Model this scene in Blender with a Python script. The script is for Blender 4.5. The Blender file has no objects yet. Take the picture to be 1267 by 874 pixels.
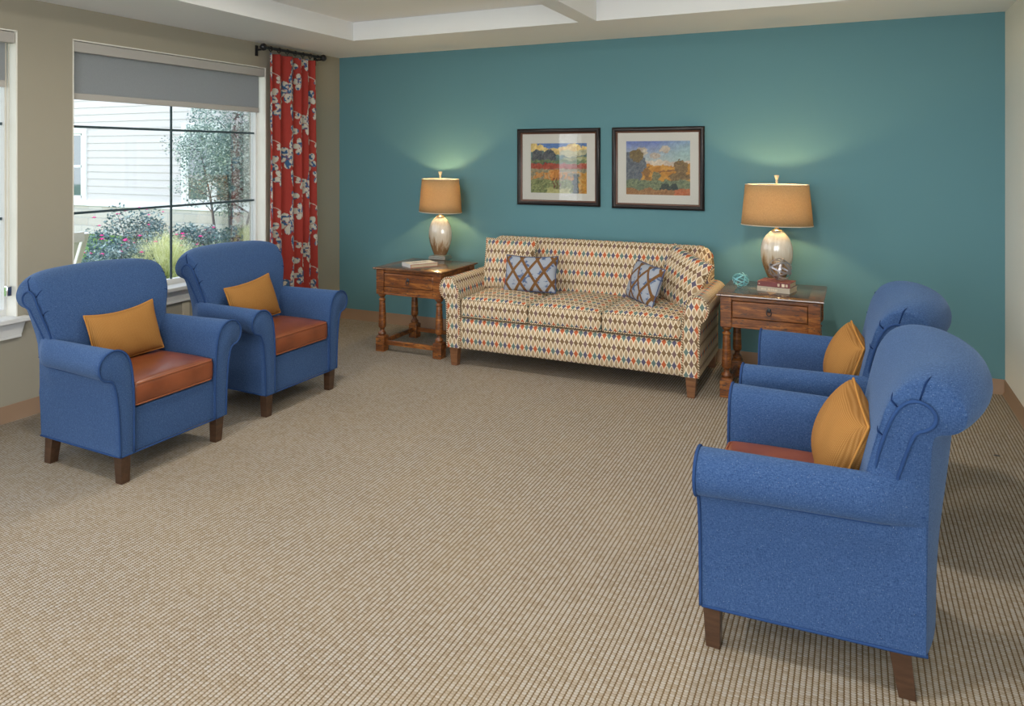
import bpy, bmesh, math, random
import numpy as np
from mathutils import Vector, Matrix
PI = math.pi
random.seed(7)
C = bpy.context.scene.collection
SC = bpy.context.scene

# ---------------------------------------------------------------- camera
cam = bpy.data.cameras.new('camera')
cam_o = bpy.data.objects.new('camera', cam)
C.objects.link(cam_o)
cam.sensor_width = 36
cam.lens = 36 * 905 / 1267
cam.shift_y = -(437 - 193) / 1267
cam.clip_start = 0.05
cam_o.location = (4.915, -6.23, 1.707)
cam_o.rotation_euler = (PI / 2, 0, math.radians(25))
SC.camera = cam_o
# ---------------------------------------------------------------- colour management
vs = SC.view_settings
vs.view_transform = 'Standard'
vs.look = 'None'
vs.gamma = 1
vs.use_curve_mapping = False
vs.exposure = 0.0
# ---------------------------------------------------------------- sky
world = bpy.data.worlds.new('world')
SC.world = world
world.use_nodes = True
wn = world.node_tree
wn.nodes.clear()
bg = wn.nodes.new('ShaderNodeBackground')
wo = wn.nodes.new('ShaderNodeOutputWorld')
tc = wn.nodes.new('ShaderNodeTexCoord')
sx = wn.nodes.new('ShaderNodeSeparateXYZ')
rp = wn.nodes.new('ShaderNodeValToRGB')
wn.links.new(tc.outputs['Generated'], sx.inputs[0])
wn.links.new(sx.outputs['Z'], rp.inputs[0])
rp.color_ramp.elements[0].position = 0.0
rp.color_ramp.elements[0].color = (0.90, 0.95, 1.0, 1)
rp.color_ramp.elements[1].position = 0.9
rp.color_ramp.elements[1].color = (0.62, 0.78, 1.0, 1)
wn.links.new(rp.outputs[0], bg.inputs[0])
bg.inputs[1].default_value = 3.7
wn.links.new(bg.outputs[0], wo.inputs[0])
SC.cycles.max_bounces = 8
SC.cycles.diffuse_bounces = 4
SC.cycles.transparent_max_bounces = 12
SC.cycles.sample_clamp_indirect = 6
SC.cycles.caustics_reflective = False
SC.cycles.caustics_refractive = False
SC.cycles.use_denoising = True


def area(name, loc, rot, sx_, sy_, power, col, shape='RECTANGLE', spread=PI, portal=False):
    l = bpy.data.lights.new(name, 'AREA')
    l.shape = shape
    l.size = sx_
    if shape in ('RECTANGLE', 'ELLIPSE'):
        l.size_y = sy_
    l.energy = power
    l.color = col
    l.spread = spread
    o = bpy.data.objects.new(name, l)
    o.location = loc
    o.rotation_euler = rot
    C.objects.link(o)
    if portal:
        l.cycles.is_portal = True
    return o


FILL_P, DOWN_P, LAMP_P = 84, 22, 15.0
# daylight lamps added out of view, before the solid wall behind the camera
for i_, x_ in enumerate((3.3, 4.95)):
    area('daylight_fill', (x_, -8.97, 1.6), (PI / 2, 0, 0), 1.4, 1.8, FILL_P, (0.86, 0.93, 1.0))
area('daylight_fill', (-0.09, -7.0, 1.6), (0, -PI / 2, 0), 1.75, 1.2, 30, (0.86, 0.93, 1.0))
# sky portals in the two left windows
for y_ in (-1.99, -4.2):
    area('sky_portal', (-0.17, y_, 1.59), (0, -PI / 2, 0), 1.84, 1.8, 1, (1, 1, 1), portal=True)
# ceiling lights added in the tray, all out of view (their fittings follow below)
DOWN = [(1.95, -2.35), (4.35, -2.35), (1.95, -4.5), (4.35, -4.5), (1.95, -6.9), (4.35, -6.9)]
for x_, y_ in DOWN:
    area('added_downlight', (x_, y_, 2.885), (0, 0, 0), 0.16, 0.16, DOWN_P, (1.0, 0.93, 0.82), 'DISK')

# ================================================================= helpers


class G:
    def __init__(s, name, rough=0.6, spec=0.4, metal=0.0, col=None):
        s.m = bpy.data.materials.new(name)
        s.m.use_nodes = True
        s.t = s.m.node_tree
        s.b = s.t.nodes['Principled BSDF']
        s.out = s.t.nodes['Material Output']
        s.b.inputs['Roughness'].default_value = rough
        s.b.inputs['Specular IOR Level'].default_value = spec
        s.b.inputs['Metallic'].default_value = metal
        if col:
            s.b.inputs['Base Color'].default_value = (*col, 1)

    def n(s, t, **k):
        x = s.t.nodes.new('ShaderNode' + t)
        for a, b in k.items():
            setattr(x, a, b)
        return x

    def put(s, sock, v):
        if isinstance(v, (int, float)):
            sock.default_value = v
        elif isinstance(v, tuple):
            sock.default_value = (*v, 1) if len(v) == 3 and sock.type == 'RGBA' else v
        else:
            s.t.links.new(v, sock)

    def f(s, op, a, b=None, c=None):
        x = s.n('Math', operation=op)
        for i, v in enumerate((a, b, c)):
            if v is not None:
                s.put(x.inputs[i], v)
        return x.outputs[0]

    def mix(s, fac, a, b, bt='MIX'):
        x = s.n('Mix', data_type='RGBA', blend_type=bt)
        s.put(x.inputs[0], fac)
        s.put(x.inputs[6], a)
        s.put(x.inputs[7], b)
        return x.outputs[2]

    def coord(s, kind='Object', scale=None):
        x = s.n('TexCoord').outputs[kind]
        if scale:
            mp = s.n('Mapping')
            s.t.links.new(x, mp.inputs[0])
            mp.inputs['Scale'].default_value = scale
            x = mp.outputs[0]
        return x

    def xyz(s, v):
        x = s.n('SeparateXYZ')
        s.t.links.new(v, x.inputs[0])
        return x.outputs

    def noise(s, v, scale, detail=3, rough=0.5):
        x = s.n('TexNoise')
        s.t.links.new(v, x.inputs['Vector'])
        x.inputs['Scale'].default_value = scale
        x.inputs['Detail'].default_value = detail
        x.inputs['Roughness'].default_value = rough
        return x.outputs['Fac']

    def ramp(s, v, stops):
        x = s.n('ValToRGB')
        s.put(x.inputs[0], v)
        e = x.color_ramp.elements
        while len(e) < len(stops):
            e.new(0.5)
        for k, (p, c) in zip(e, stops):
            k.position = p
            k.color = (*c, 1)
        return x.outputs[0]

    def smooth(s, v, a, b):
        x = s.n('MapRange', interpolation_type='SMOOTHSTEP')
        s.put(x.inputs[0], v)
        x.inputs[1].default_value = a
        x.inputs[2].default_value = b
        return x.outputs[0]

    def color(s, v):
        s.put(s.b.inputs['Base Color'], v)

    def bump(s, h, strength=0.5, dist=0.01):
        x = s.n('Bump')
        x.inputs['Strength'].default_value = strength
        x.inputs['Distance'].default_value = dist
        s.put(x.inputs['Height'], h)
        s.t.links.new(x.outputs[0], s.b.inputs['Normal'])


def mesh(name, V, F, mat=None, parent=None, uv=None, smooth=True, angle=40, bevel=0, sub=0, cols=None, bseg=2):
    me = bpy.data.meshes.new(name)
    me.from_pydata([tuple(v) for v in V], [], [tuple(f) for f in F])
    if uv is not None:
        l = me.uv_layers.new(name='UVMap')
        l.data.foreach_set('uv', np.array(uv, dtype=np.float32).ravel())
    if cols is not None:
        a = me.color_attributes.new('paint', 'FLOAT_COLOR', 'POINT')
        cc = np.ones((len(V), 4), dtype=np.float32)
        cc[:, :3] = cols
        a.data.foreach_set('color', cc.ravel())
    if smooth:
        me.polygons.foreach_set('use_smooth', [True] * len(me.polygons))
        if angle < 180:
            me.set_sharp_from_angle(angle=math.radians(angle))
    me.update()
    if mat:
        me.materials.append(mat)
    o = bpy.data.objects.new(name, me)
    C.objects.link(o)
    if parent:
        o.parent = parent
    if bevel:
        b = o.modifiers.new('bevel', 'BEVEL')
        b.width = bevel
        b.segments = bseg
        b.limit_method = 'ANGLE'
    if sub:
        m = o.modifiers.new('sub', 'SUBSURF')
        m.levels = m.render_levels = sub
    return o


class MB:
    """collects pieces of ONE mesh"""

    def __init__(s):
        s.V, s.F, s.U = [], [], []

    def add(s, V, F, U=None):
        k = len(s.V)
        s.V += [tuple(v) for v in V]
        s.F += [tuple(i + k for i in f) for f in F]
        if U is None:
            U = [(0, 0)] * sum(len(f) for f in F)
        s.U += list(U)
        return s

    def box(s, x0, x1, y0, y1, z0, z1, M=None):
        V = [Vector((x, y, z)) for x in (x0, x1) for y in (y0, y1) for z in (z0, z1)]
        if M:
            V = [M @ v for v in V]
        F = [(0, 1, 3, 2), (4, 6, 7, 5), (0, 4, 5, 1), (2, 3, 7, 6), (0, 2, 6, 4), (1, 5, 7, 3)]
        return s.add(V, F)

    def frus(s, x, y, z0, z1, a0, b0, a1, b1, dx=0, dy=0):
        """tapered block: half sizes a,b at bottom and top, top shifted by dx, dy"""
        V = [(x - a0, y - b0, z0), (x + a0, y - b0, z0), (x + a0, y + b0, z0), (x - a0, y + b0, z0),
             (x + dx - a1, y + dy - b1, z1), (x + dx + a1, y + dy - b1, z1), (x + dx + a1, y + dy + b1, z1), (x + dx - a1, y + dy + b1, z1)]
        return s.add(V, [(3, 2, 1, 0), (4, 5, 6, 7), (0, 1, 5, 4), (1, 2, 6, 5), (2, 3, 7, 6), (3, 0, 4, 7)])

    def lathe(s, prof, c=(0, 0, 0), n=24, ax=1.0, ay=1.0, rot=0.0):
        V, F = [], []
        m = len(prof)
        for (r, z) in prof:
            for k in range(n):
                t = 2 * PI * k / n
                x, y = r * math.cos(t) * ax, r * math.sin(t) * ay
                V.append((c[0] + x * math.cos(rot) - y * math.sin(rot), c[1] + x * math.sin(rot) + y * math.cos(rot), c[2] + z))
        for i in range(m - 1):
            for k in range(n):
                a, b = i * n + k, i * n + (k + 1) % n
                F.append((a, b, b + n, a + n))
        if prof[0][0] > 1e-6:
            F.append(tuple(range(n))[::-1])
        if prof[-1][0] > 1e-6:
            F.append(tuple(range((m - 1) * n, m * n)))
        return s.add(V, F)

    def tube(s, path, r, n=8, closed=False, flat=None):
        P = [Vector(p) for p in path]
        m = len(P)
        V, F, U = [], [], []
        up = None
        arc = 0
        arcs = []
        for i in range(m):
            if closed:
                t = (P[(i + 1) % m] - P[i - 1]).normalized()
            else:
                t = (P[min(i + 1, m - 1)] - P[max(i - 1, 0)]).normalized()
            if up is None:
                up = Vector((0, 0, 1)) if abs(t.z) < 0.9 else Vector((1, 0, 0))
            up = (up - t * up.dot(t))
            up.normalize()
            sd = t.cross(up)
            rr = r[i] if isinstance(r, (list, tuple)) else r
            for k in range(n):
                a = 2 * PI * k / n
                V.append(P[i] + up * math.cos(a) * rr + sd * math.sin(a) * rr * (flat or 1))
            arcs.append(arc)
            if i < m - 1:
                arc += (P[i + 1] - P[i]).length
        arcs.append(arc + 0.01)
        for i in range(m if closed else m - 1):
            j = (i + 1) % m
            for k in range(n):
                F.append((i * n + k, i * n + (k + 1) % n, j * n + (k + 1) % n, j * n + k))
                u0, u1 = arcs[i], arcs[i + 1]
                U += [(u0, k / n), (u0, (k + 1) / n), (u1, (k + 1) / n), (u1, k / n)]
        if not closed:
            F.append(tuple(range(n))[::-1])
            F.append(tuple(range((m - 1) * n, m * n)))
            U += [(0, 0)] * (2 * n)
        return s.add(V, F, U)

    def loft(s, rings, closed=True, cap0=True, cap1=True, capuv=None, u0=0.0, v0=0.0):
        """rings: list of lists of points; UV in metres (u along the loft, v along the ring)"""
        R = [[Vector(p) for p in r] for r in rings]
        n = len(R[0])
        mid = R[len(R) // 2]
        va = [v0]
        for k in range(n):
            va.append(va[-1] + (mid[(k + 1) % n] - mid[k]).length)
        ua = [u0]
        for i in range(1, len(R)):
            cen0 = sum(R[i - 1], Vector()) / n
            cen1 = sum(R[i], Vector()) / n
            ua.append(ua[-1] + (cen1 - cen0).length)
        V = [p for r in R for p in r]
        F, U = [], []
        kk = n if closed else n - 1
        for i in range(len(R) - 1):
            for k in range(kk):
                k2 = (k + 1) % n
                F.append((i * n + k, i * n + k2, (i + 1) * n + k2, (i + 1) * n + k))
                U += [(ua[i], va[k]), (ua[i], va[k + 1]), (ua[i + 1], va[k + 1]), (ua[i + 1], va[k])]
        cu = capuv or (lambda p: (p[0], p[2]))
        if cap0:
            F.append(tuple(range(n))[::-1])
            U += [cu(R[0][k]) for k in range(n)][::-1]
        if cap1:
            b = (len(R) - 1) * n
            F.append(tuple(range(b, b + n)))
            U += [cu(R[-1][k]) for k in range(n)]
        return s.add(V, F, U)

    def obj(s, name, mat, parent=None, **k):
        return mesh(name, s.V, s.F, mat, parent, uv=s.U, **k)


def fixn(o):
    """consistent outward normals"""
    bm = bmesh.new()
    bm.from_mesh(o.data)
    bmesh.ops.recalc_face_normals(bm, faces=bm.faces)
    bm.to_mesh(o.data)
    bm.free()
    return o


def spline(pts, n=6, closed=False):
    """Catmull-Rom through pts"""
    P = [Vector(p) for p in pts]
    m = len(P)
    out = []
    for i in range(m if closed else m - 1):
        if closed:
            a, b, c, d = P[i - 1], P[i], P[(i + 1) % m], P[(i + 2) % m]
        else:
            a, b, c, d = P[max(i - 1, 0)], P[i], P[i + 1], P[min(i + 2, m - 1)]
        for k in range(n):
            t = k / n
            out.append(0.5 * ((2 * b) + (c - a) * t + (2 * a - 5 * b + 4 * c - d) * t * t + (3 * b - a - 3 * c + d) * t ** 3))
    if not closed:
        out.append(P[-1])
    return out


def empty(name, loc=(0, 0, 0), rz=0.0):
    o = bpy.data.objects.new(name, None)
    o.empty_display_size = 0.1
    C.objects.link(o)
    o.location = loc
    o.rotation_euler = (0, 0, rz)
    return o


def tag(o, label, cat, group=None, kind=None):
    o['label'] = label
    o['category'] = cat
    if group:
        o['group'] = group
    if kind:
        o['kind'] = kind
    return o


def struct(o):
    o['kind'] = 'structure'
    return o


def dup(root, loc=None, rz=None):
    r = root.copy()
    C.objects.link(r)
    if loc:
        r.location = loc
    if rz is not None:
        r.rotation_euler = (0, 0, rz)
    for ch in list(root.children):
        c = ch.copy()
        C.objects.link(c)
        c.parent = r
        for g in list(ch.children):
            d = g.copy()
            C.objects.link(d)
            d.parent = c
    return r


# ================================================================= materials
def m_paint(name, col, bump=0.05):
    g = G(name, rough=0.75, spec=0.25, col=col)
    c = g.coord('Object')
    g.bump(g.noise(c, 220, 2), bump, 0.001)
    return g.m


M = {}
M['teal'] = m_paint('teal_paint', (0.118, 0.262, 0.300))
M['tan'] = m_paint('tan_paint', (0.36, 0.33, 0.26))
M['cream'] = m_paint('cream_paint', (0.80, 0.78, 0.71))
M['ceil'] = m_paint('ceiling_paint', (0.82, 0.83, 0.83))
M['ceilside'] = m_paint('tray_side_shaded', (0.56, 0.53, 0.44))  # unused; ceiling paint toned down with the shade of the tray sides
M['white'] = m_paint('white_trim', (0.72, 0.72, 0.70), 0.02)
M['base'] = G('vinyl_base', 0.5, 0.4, col=(0.30, 0.195, 0.125)).m
M['plastic'] = G('almond_plastic', 0.4, 0.5, col=(0.60, 0.54, 0.42)).m
M['black'] = G('black_metal', 0.4, 0.5, col=(0.012, 0.012, 0.014)).m
M['chrome'] = G('chrome', 0.15, 0.5, 1.0, col=(0.8, 0.8, 0.82)).m
M['muntin'] = G('grey_grille', 0.5, 0.4, col=(0.055, 0.085, 0.10)).m


def m_carpet():
    g = G('loop_carpet', rough=0.95, spec=0.1)
    x, y, z = g.xyz(g.coord('Object'))
    wob = g.f('MULTIPLY', g.noise(g.coord('Object', (1, 0.15, 1)), 14, 2), 0.006)
    xr = g.f('DIVIDE', g.f('ADD', x, wob), 0.0186)
    col = g.f('FLOOR', xr)
    fx = g.f('SUBTRACT', g.f('FRACT', xr), 0.5)
    yr = g.f('ADD', g.f('DIVIDE', y, 0.0115), g.f('MULTIPLY', col, 0.37))
    fy = g.f('SUBTRACT', g.f('FRACT', yr), 0.5)
    hx = g.f('SUBTRACT', 1.0, g.f('POWER', g.f('MULTIPLY', g.f('ABSOLUTE', fx), 2.0), 2.0))
    hy = g.f('SUBTRACT', 1.0, g.f('POWER', g.f('MULTIPLY', g.f('ABSOLUTE', fy), 2.0), 2.5))
    h = g.f('MULTIPLY', hx, g.f('ADD', g.f('MULTIPLY', hy, 0.70), 0.30))
    fl = g.noise(g.coord('Object'), 320, 2, 0.7)
    wn_ = g.n('TexWhiteNoise', noise_dimensions='2D')
    cv_ = g.n('CombineXYZ')
    g.put(cv_.inputs[0], col)
    g.put(cv_.inputs[1], g.f('FLOOR', yr))
    g.t.links.new(cv_.outputs[0], wn_.inputs['Vector'])
    rnd = wn_.outputs['Value']
    fibre = g.ramp(g.f('ADD', g.f('MULTIPLY', fl, 0.45), g.f('ADD', 0.275, g.f('MULTIPLY', g.f('SUBTRACT', rnd, 0.5), 0.15))), [(0.32, (0.20, 0.15, 0.10)), (0.46, (0.37, 0.315, 0.25)), (0.58, (0.42, 0.385, 0.34)), (0.72, (0.40, 0.40, 0.43))])
    rec = g.mix(g.smooth(h, 0.12, 0.60), (0.130, 0.080, 0.032), fibre)
    big = g.noise(g.coord('Object'), 2.2, 3)
    g.color(g.mix(g.f('MULTIPLY', g.smooth(big, 0.35, 0.7), 0.10), rec, (0.40, 0.30, 0.17)))
    g.bump(g.f('ADD', h, g.f('MULTIPLY', fl, 0.25)), 0.5, 0.005)
    return g.m


M['carpet'] = m_carpet()


def m_denim():
    g = G('denim_upholstery', rough=0.9, spec=0.2)
    c = g.coord('Object')
    a = g.noise(g.coord('Object', (1, 1, 0.3)), 420, 2, 0.6)
    b = g.noise(g.coord('Object', (0.3, 0.3, 1)), 420, 2, 0.6)
    w = g.f('ADD', g.f('MULTIPLY', a, 0.5), g.f('MULTIPLY', b, 0.5))
    base = g.ramp(w, [(0.34, (0.016, 0.044, 0.125)), (0.5, (0.033, 0.076, 0.192)), (0.66, (0.066, 0.122, 0.255))])
    vo = g.n('TexVoronoi')
    g.t.links.new(c, vo.inputs['Vector'])
    vo.inputs['Scale'].default_value = 90
    fl = g.f('LESS_THAN', vo.outputs['Distance'], 0.085)
    g.color(g.mix(g.f('MULTIPLY', fl, 0.45), base, (0.40, 0.45, 0.50)))
    g.b.inputs['Sheen Weight'].default_value = 0.15
    g.b.inputs['Sheen Tint'].default_value = (0.5, 0.7, 1.0, 1)
    g.bump(w, 0.35, 0.002)
    return g.m


M['denim'] = m_denim()
M['denim_pipe'] = G('denim_piping', 0.9, 0.2, col=(0.021, 0.055, 0.160)).m  # darker than the denim, with the shade lines along the piping put in
M['denim_dark'] = G('denim_crease_shade', 0.95, 0.1, col=(0.010, 0.028, 0.095)).m  # denim darkened to carry the shade in the pleat creases


def m_leather():
    g = G('cognac_leather', rough=0.34, spec=0.5)
    c = g.coord('Object')
    n = g.noise(c, 6, 4)
    g.color(g.ramp(n, [(0.3, (0.150, 0.038, 0.014)), (0.7, (0.255, 0.070, 0.026))]))
    g.bump(g.noise(c, 160, 3), 0.12, 0.001)
    g.b.inputs['Coat Weight'].default_value = 0.15
    g.b.inputs['Coat Roughness'].default_value = 0.3
    return g.m


M['leather'] = m_leather()
M['leather_pipe'] = G('leather_piping', 0.45, 0.4, col=(0.27, 0.085, 0.035)).m


def m_mustard(name, c1, c2):
    g = G(name, rough=0.9, spec=0.15)
    u, v, _ = g.xyz(g.coord('UV'))
    w = g.f('MULTIPLY', g.f('ADD', g.f('SINE', g.f('MULTIPLY', u, 2 * PI / 0.005)), 1), g.f('ADD', g.f('SINE', g.f('MULTIPLY', v, 2 * PI / 0.005)), 1))
    h = g.f('MULTIPLY', w, 0.25)
    g.color(g.mix(h, c1, c2))
    g.bump(h, 0.5, 0.002)
    return g.m


M['mustard'] = m_mustard('mustard_weave', (0.28, 0.125, 0.030), (0.50, 0.265, 0.090))
M['mustard_pipe'] = G('mustard_piping', 0.85, 0.2, col=(0.45, 0.21, 0.05)).m


def m_wood(name, c1, c2, c3, scale=1.0, distress=True, rough=0.38):
    g = G(name, rough=rough, spec=0.5)
    co = g.coord('Object', (6 * scale, 6 * scale, 6 * scale))
    x, y, z = g.xyz(g.coord('Object'))
    n1 = g.noise(g.coord('Object', (2, 14, 14)), 2.5 * scale, 4, 0.6)
    n2 = g.noise(g.coord('Object', (4, 4, 30)), 3 * scale, 4, 0.65)
    f = g.f('ADD', g.f('MULTIPLY', n1, 0.6), g.f('MULTIPLY', n2, 0.4))
    col = g.ramp(f, [(0.33, c1), (0.5, c2), (0.66, c3)])
    if distress:
        d = g.noise(g.coord('Object', (7, 7, 22)), 2.2, 5, 0.7)
        col = g.mix(g.f('MULTIPLY', g.smooth(d, 0.56, 0.63), 0.80), col, (0.035, 0.022, 0.022))
    g.color(col)
    g.bump(f, 0.15, 0.002)
    g.b.inputs['Coat Weight'].default_value = 0.25
    g.b.inputs['Coat Roughness'].default_value = 0.2
    return g.m


M['wood'] = m_wood('distressed_chestnut', (0.045, 0.013, 0.004), (0.20, 0.062, 0.013), (0.43, 0.165, 0.036))
M['leg'] = m_wood('walnut_leg', (0.032, 0.014, 0.007), (0.060, 0.028, 0.014), (0.090, 0.043, 0.022), distress=False)
M['sofaleg'] = m_wood('sofa_leg', (0.12, 0.045, 0.018), (0.20, 0.085, 0.035), (0.25, 0.12, 0.05), distress=False)


def m_tabletop():
    g = G('inlaid_tabletop', rough=0.22, spec=0.5)
    x, y, z = g.xyz(g.coord('Object'))
    n = g.noise(g.coord('Object', (3, 22, 3)), 2.5, 4, 0.6)
    wood = g.ramp(n, [(0.3, (0.075, 0.03, 0.014)), (0.5, (0.17, 0.075, 0.03)), (0.7, (0.26, 0.13, 0.055))])
    n2 = g.noise(g.coord('Object', (22, 3, 3)), 2.5, 4, 0.6)
    slate = g.ramp(n2, [(0.35, (0.045, 0.035, 0.035)), (0.65, (0.12, 0.085, 0.065))])
    ax, ay = g.f('ABSOLUTE', x), g.f('ABSOLUTE', y)
    inner = g.f('LESS_THAN', g.f('MAXIMUM', ax, ay), 0.245)
    col = g.mix(inner, wood, slate)
    # quartered diamonds of pale veneer
    star = g.f('LESS_THAN', g.f('ADD', g.f('MULTIPLY', ax, 1.0), g.f('MULTIPLY', ay, 3.4)), 0.225)
    star2 = g.f('LESS_THAN', g.f('ADD', g.f('MULTIPLY', ay, 1.0), g.f('MULTIPLY', ax, 3.4)), 0.225)
    col = g.mix(g.f('MAXIMUM', star, star2), col, g.mix(n, (0.24, 0.12, 0.045), (0.40, 0.22, 0.09)))
    e1 = g.f('LESS_THAN', g.f('ABSOLUTE', g.f('SUBTRACT', g.f('MAXIMUM', ax, ay), 0.247)), 0.0035)
    d = g.f('ABSOLUTE', g.f('SUBTRACT', ax, ay))
    e2 = g.f('MULTIPLY', g.f('LESS_THAN', d, 0.002), g.f('GREATER_THAN', g.f('MAXIMUM', ax, ay), 0.247))
    g.color(g.mix(g.f('MAXIMUM', e1, e2), col, (0.02, 0.012, 0.01)))
    g.b.inputs['Coat Weight'].default_value = 0.4
    g.b.inputs['Coat Roughness'].default_value = 0.12
    return g.m


M['top'] = m_tabletop()


def m_ogee():
    g = G('ogee_upholstery', rough=0.85, spec=0.2)
    U, V, _ = g.xyz(g.coord('UV'))
    u = g.f('DIVIDE', U, 0.037)
    v = g.f('DIVIDE', V, 0.081)
    fu = g.f('ABSOLUTE', g.f('SUBTRACT', g.f('FRACT', u), 0.5))
    fv = g.f('SUBTRACT', g.f('FRACT', v), 0.5)
    hw = g.f('MULTIPLY', g.f('POWER', g.f('MAXIMUM', g.f('COSINE', g.f('MULTIPLY', fv, PI)), 0.0), 0.92), 0.495)
    e = g.f('SUBTRACT', hw, fu)
    gi = g.f('FLOORED_MODULO', g.f('FLOOR', g.f('ADD', u, 0.5)), 3)
    ri = g.f('FLOORED_MODULO', g.f('FLOOR', g.f('ADD', v, 0.5)), 2)
    is0 = g.f('LESS_THAN', gi, 0.5)
    is2 = g.f('GREATER_THAN', gi, 1.5)
    warm = g.mix(is0, g.mix(is2, (0.13, 0.19, 0.17), (0.11, 0.10, 0.16)), (0.50, 0.12, 0.045))
    dull = g.mix(is0, g.mix(is2, (0.21, 0.135, 0.075), (0.19, 0.115, 0.10)), (0.20, 0.125, 0.065))
    gap = g.mix(ri, warm, dull)
    lens = g.mix(g.smooth(e, 0.15, 0.27), (0.78, 0.67, 0.50), (0.42, 0.30, 0.18))
    g.color(g.mix(g.smooth(e, -0.03, 0.05), gap, lens))
    g.bump(g.f('ADD', g.smooth(e, -0.05, 0.2), g.noise(g.coord('Object'), 300, 2)), 0.25, 0.002)
    return g.m


M['ogee'] = m_ogee()


def m_welt():
    g = G('checked_welt', rough=0.85, spec=0.2)
    U, V, _ = g.xyz(g.coord('UV'))
    k = g.f('LESS_THAN', g.f('FRACT', g.f('ADD', g.f('DIVIDE', U, 0.018), V)), 0.5)
    g.color(g.mix(k, (0.72, 0.60, 0.42), (0.14, 0.075, 0.04)))
    return g.m


M['welt'] = m_welt()


def m_lattice():
    g = G('lattice_fabric', rough=0.9, spec=0.15)
    U, V, _ = g.xyz(g.coord('UV'))
    a = g.f('DIVIDE', U, 0.135)
    b = g.f('DIVIDE', V, 0.190)
    b = g.f('ADD', b, 0.1)
    d1 = g.f('ABSOLUTE', g.f('SUBTRACT', g.f('FRACT', g.f('ADD', a, b)), 0.5))
    d2 = g.f('ABSOLUTE', g.f('SUBTRACT', g.f('FRACT', g.f('SUBTRACT', a, b)), 0.5))
    line = g.f('LESS_THAN', g.f('MINIMUM', d1, d2), 0.105)
    c = g.coord('UV')
    n = g.noise(c, 14, 2, 0.5)
    n2 = g.noise(g.coord('UV', (1, 2.5, 1)), 40, 2)
    blot = g.smooth(g.f('ADD', g.f('MULTIPLY', n, 0.7), g.f('MULTIPLY', n2, 0.3)), 0.53, 0.60)
    bg_ = g.mix(blot, (0.33, 0.36, 0.42), (0.075, 0.115, 0.22))
    g.color(g.mix(line, bg_, g.mix(n2, (0.10, 0.045, 0.015), (0.24, 0.12, 0.05))))
    g.bump(g.f('ADD', line, g.f('MULTIPLY', n2, 0.3)), 0.5, 0.003)
    return g.m


M['lattice'] = m_lattice()
M['navy'] = G('navy_edge', 0.85, 0.2, col=(0.07, 0.10, 0.20)).m


def m_attr(name, rough=0.8, spec=0.2, bump=0.0, trans=0.0):
    g = G(name, rough=rough, spec=spec)
    a = g.n('VertexColor', layer_name='paint')
    g.color(a.outputs['Color'])
    if bump:
        g.bump(g.noise(g.coord('Object'), 90, 3), bump, 0.002)
    if trans:
        t = g.n('BsdfTranslucent')
        g.t.links.new(a.outputs['Color'], t.inputs['Color'])
        mx = g.n('MixShader')
        mx.inputs[0].default_value = trans
        g.t.links.new(g.b.outputs[0], mx.inputs[1])
        g.t.links.new(t.outputs[0], mx.inputs[2])
        g.t.links.new(mx.outputs[0], g.out.inputs[0])
    return g.m


M['paint_art'] = m_attr('painted_print', 0.7, 0.2, 0.0)
M['curtain'] = m_attr('floral_curtain', 0.85, 0.15, 0.1, 0.18)


def m_glass(name, refl=1.0, tint=(1, 1, 1)):
    g = G(name)
    tr = g.n('BsdfTransparent')
    tr.inputs[0].default_value = (*tint, 1)
    gl = g.n('BsdfGlossy')
    gl.inputs['Roughness'].default_value = 0.02
    fr = g.n('Fresnel')
    fr.inputs[0].default_value = 1.45
    mx = g.n('MixShader')
    g.t.links.new(g.f('MULTIPLY', fr.outputs[0], refl), mx.inputs[0])
    g.t.links.new(tr.outputs[0], mx.inputs[1])
    g.t.links.new(gl.outputs[0], mx.inputs[2])
    g.t.links.new(mx.outputs[0], g.out.inputs[0])
    return g.m


M['glass'] = m_glass('window_glass', 0.6)
M['picglass'] = m_glass('picture_glass', 0.6)


def m_translucent(name, col, fac, weave=0.0, rough=0.85):
    g = G(name, rough=rough, spec=0.15, col=col)
    c = col
    if weave:
        n1 = g.noise(g.coord('Object', (1, 1, 12)), 120, 2)
        n2 = g.noise(g.coord('Object', (12, 12, 1)), 60, 2)
        w = g.f('MULTIPLY', g.f('ADD', n1, n2), 0.5)
        c = g.mix(g.smooth(w, 0.35, 0.65), tuple(k * (1 - weave) for k in col), tuple(min(1, k * (1 + weave)) for k in col))
        g.color(c)
    t = g.n('BsdfTranslucent')
    g.put(t.inputs['Color'], c)
    mx = g.n('MixShader')
    mx.inputs[0].default_value = fac
    g.t.links.new(g.b.outputs[0], mx.inputs[1])
    g.t.links.new(t.outputs[0], mx.inputs[2])
    g.t.links.new(mx.outputs[0], g.out.inputs[0])
    return g.m


M['shadefab'] = m_translucent('lamp_shade_linen', (0.50, 0.37, 0.205), 0.40, 0.15)
M['shadeliner'] = m_translucent('lamp_shade_liner', (0.80, 0.76, 0.66), 0.3)
M['roller'] = m_translucent('roller_shade_fabric', (0.42, 0.43, 0.44), 0.5, 0.06)


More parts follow.
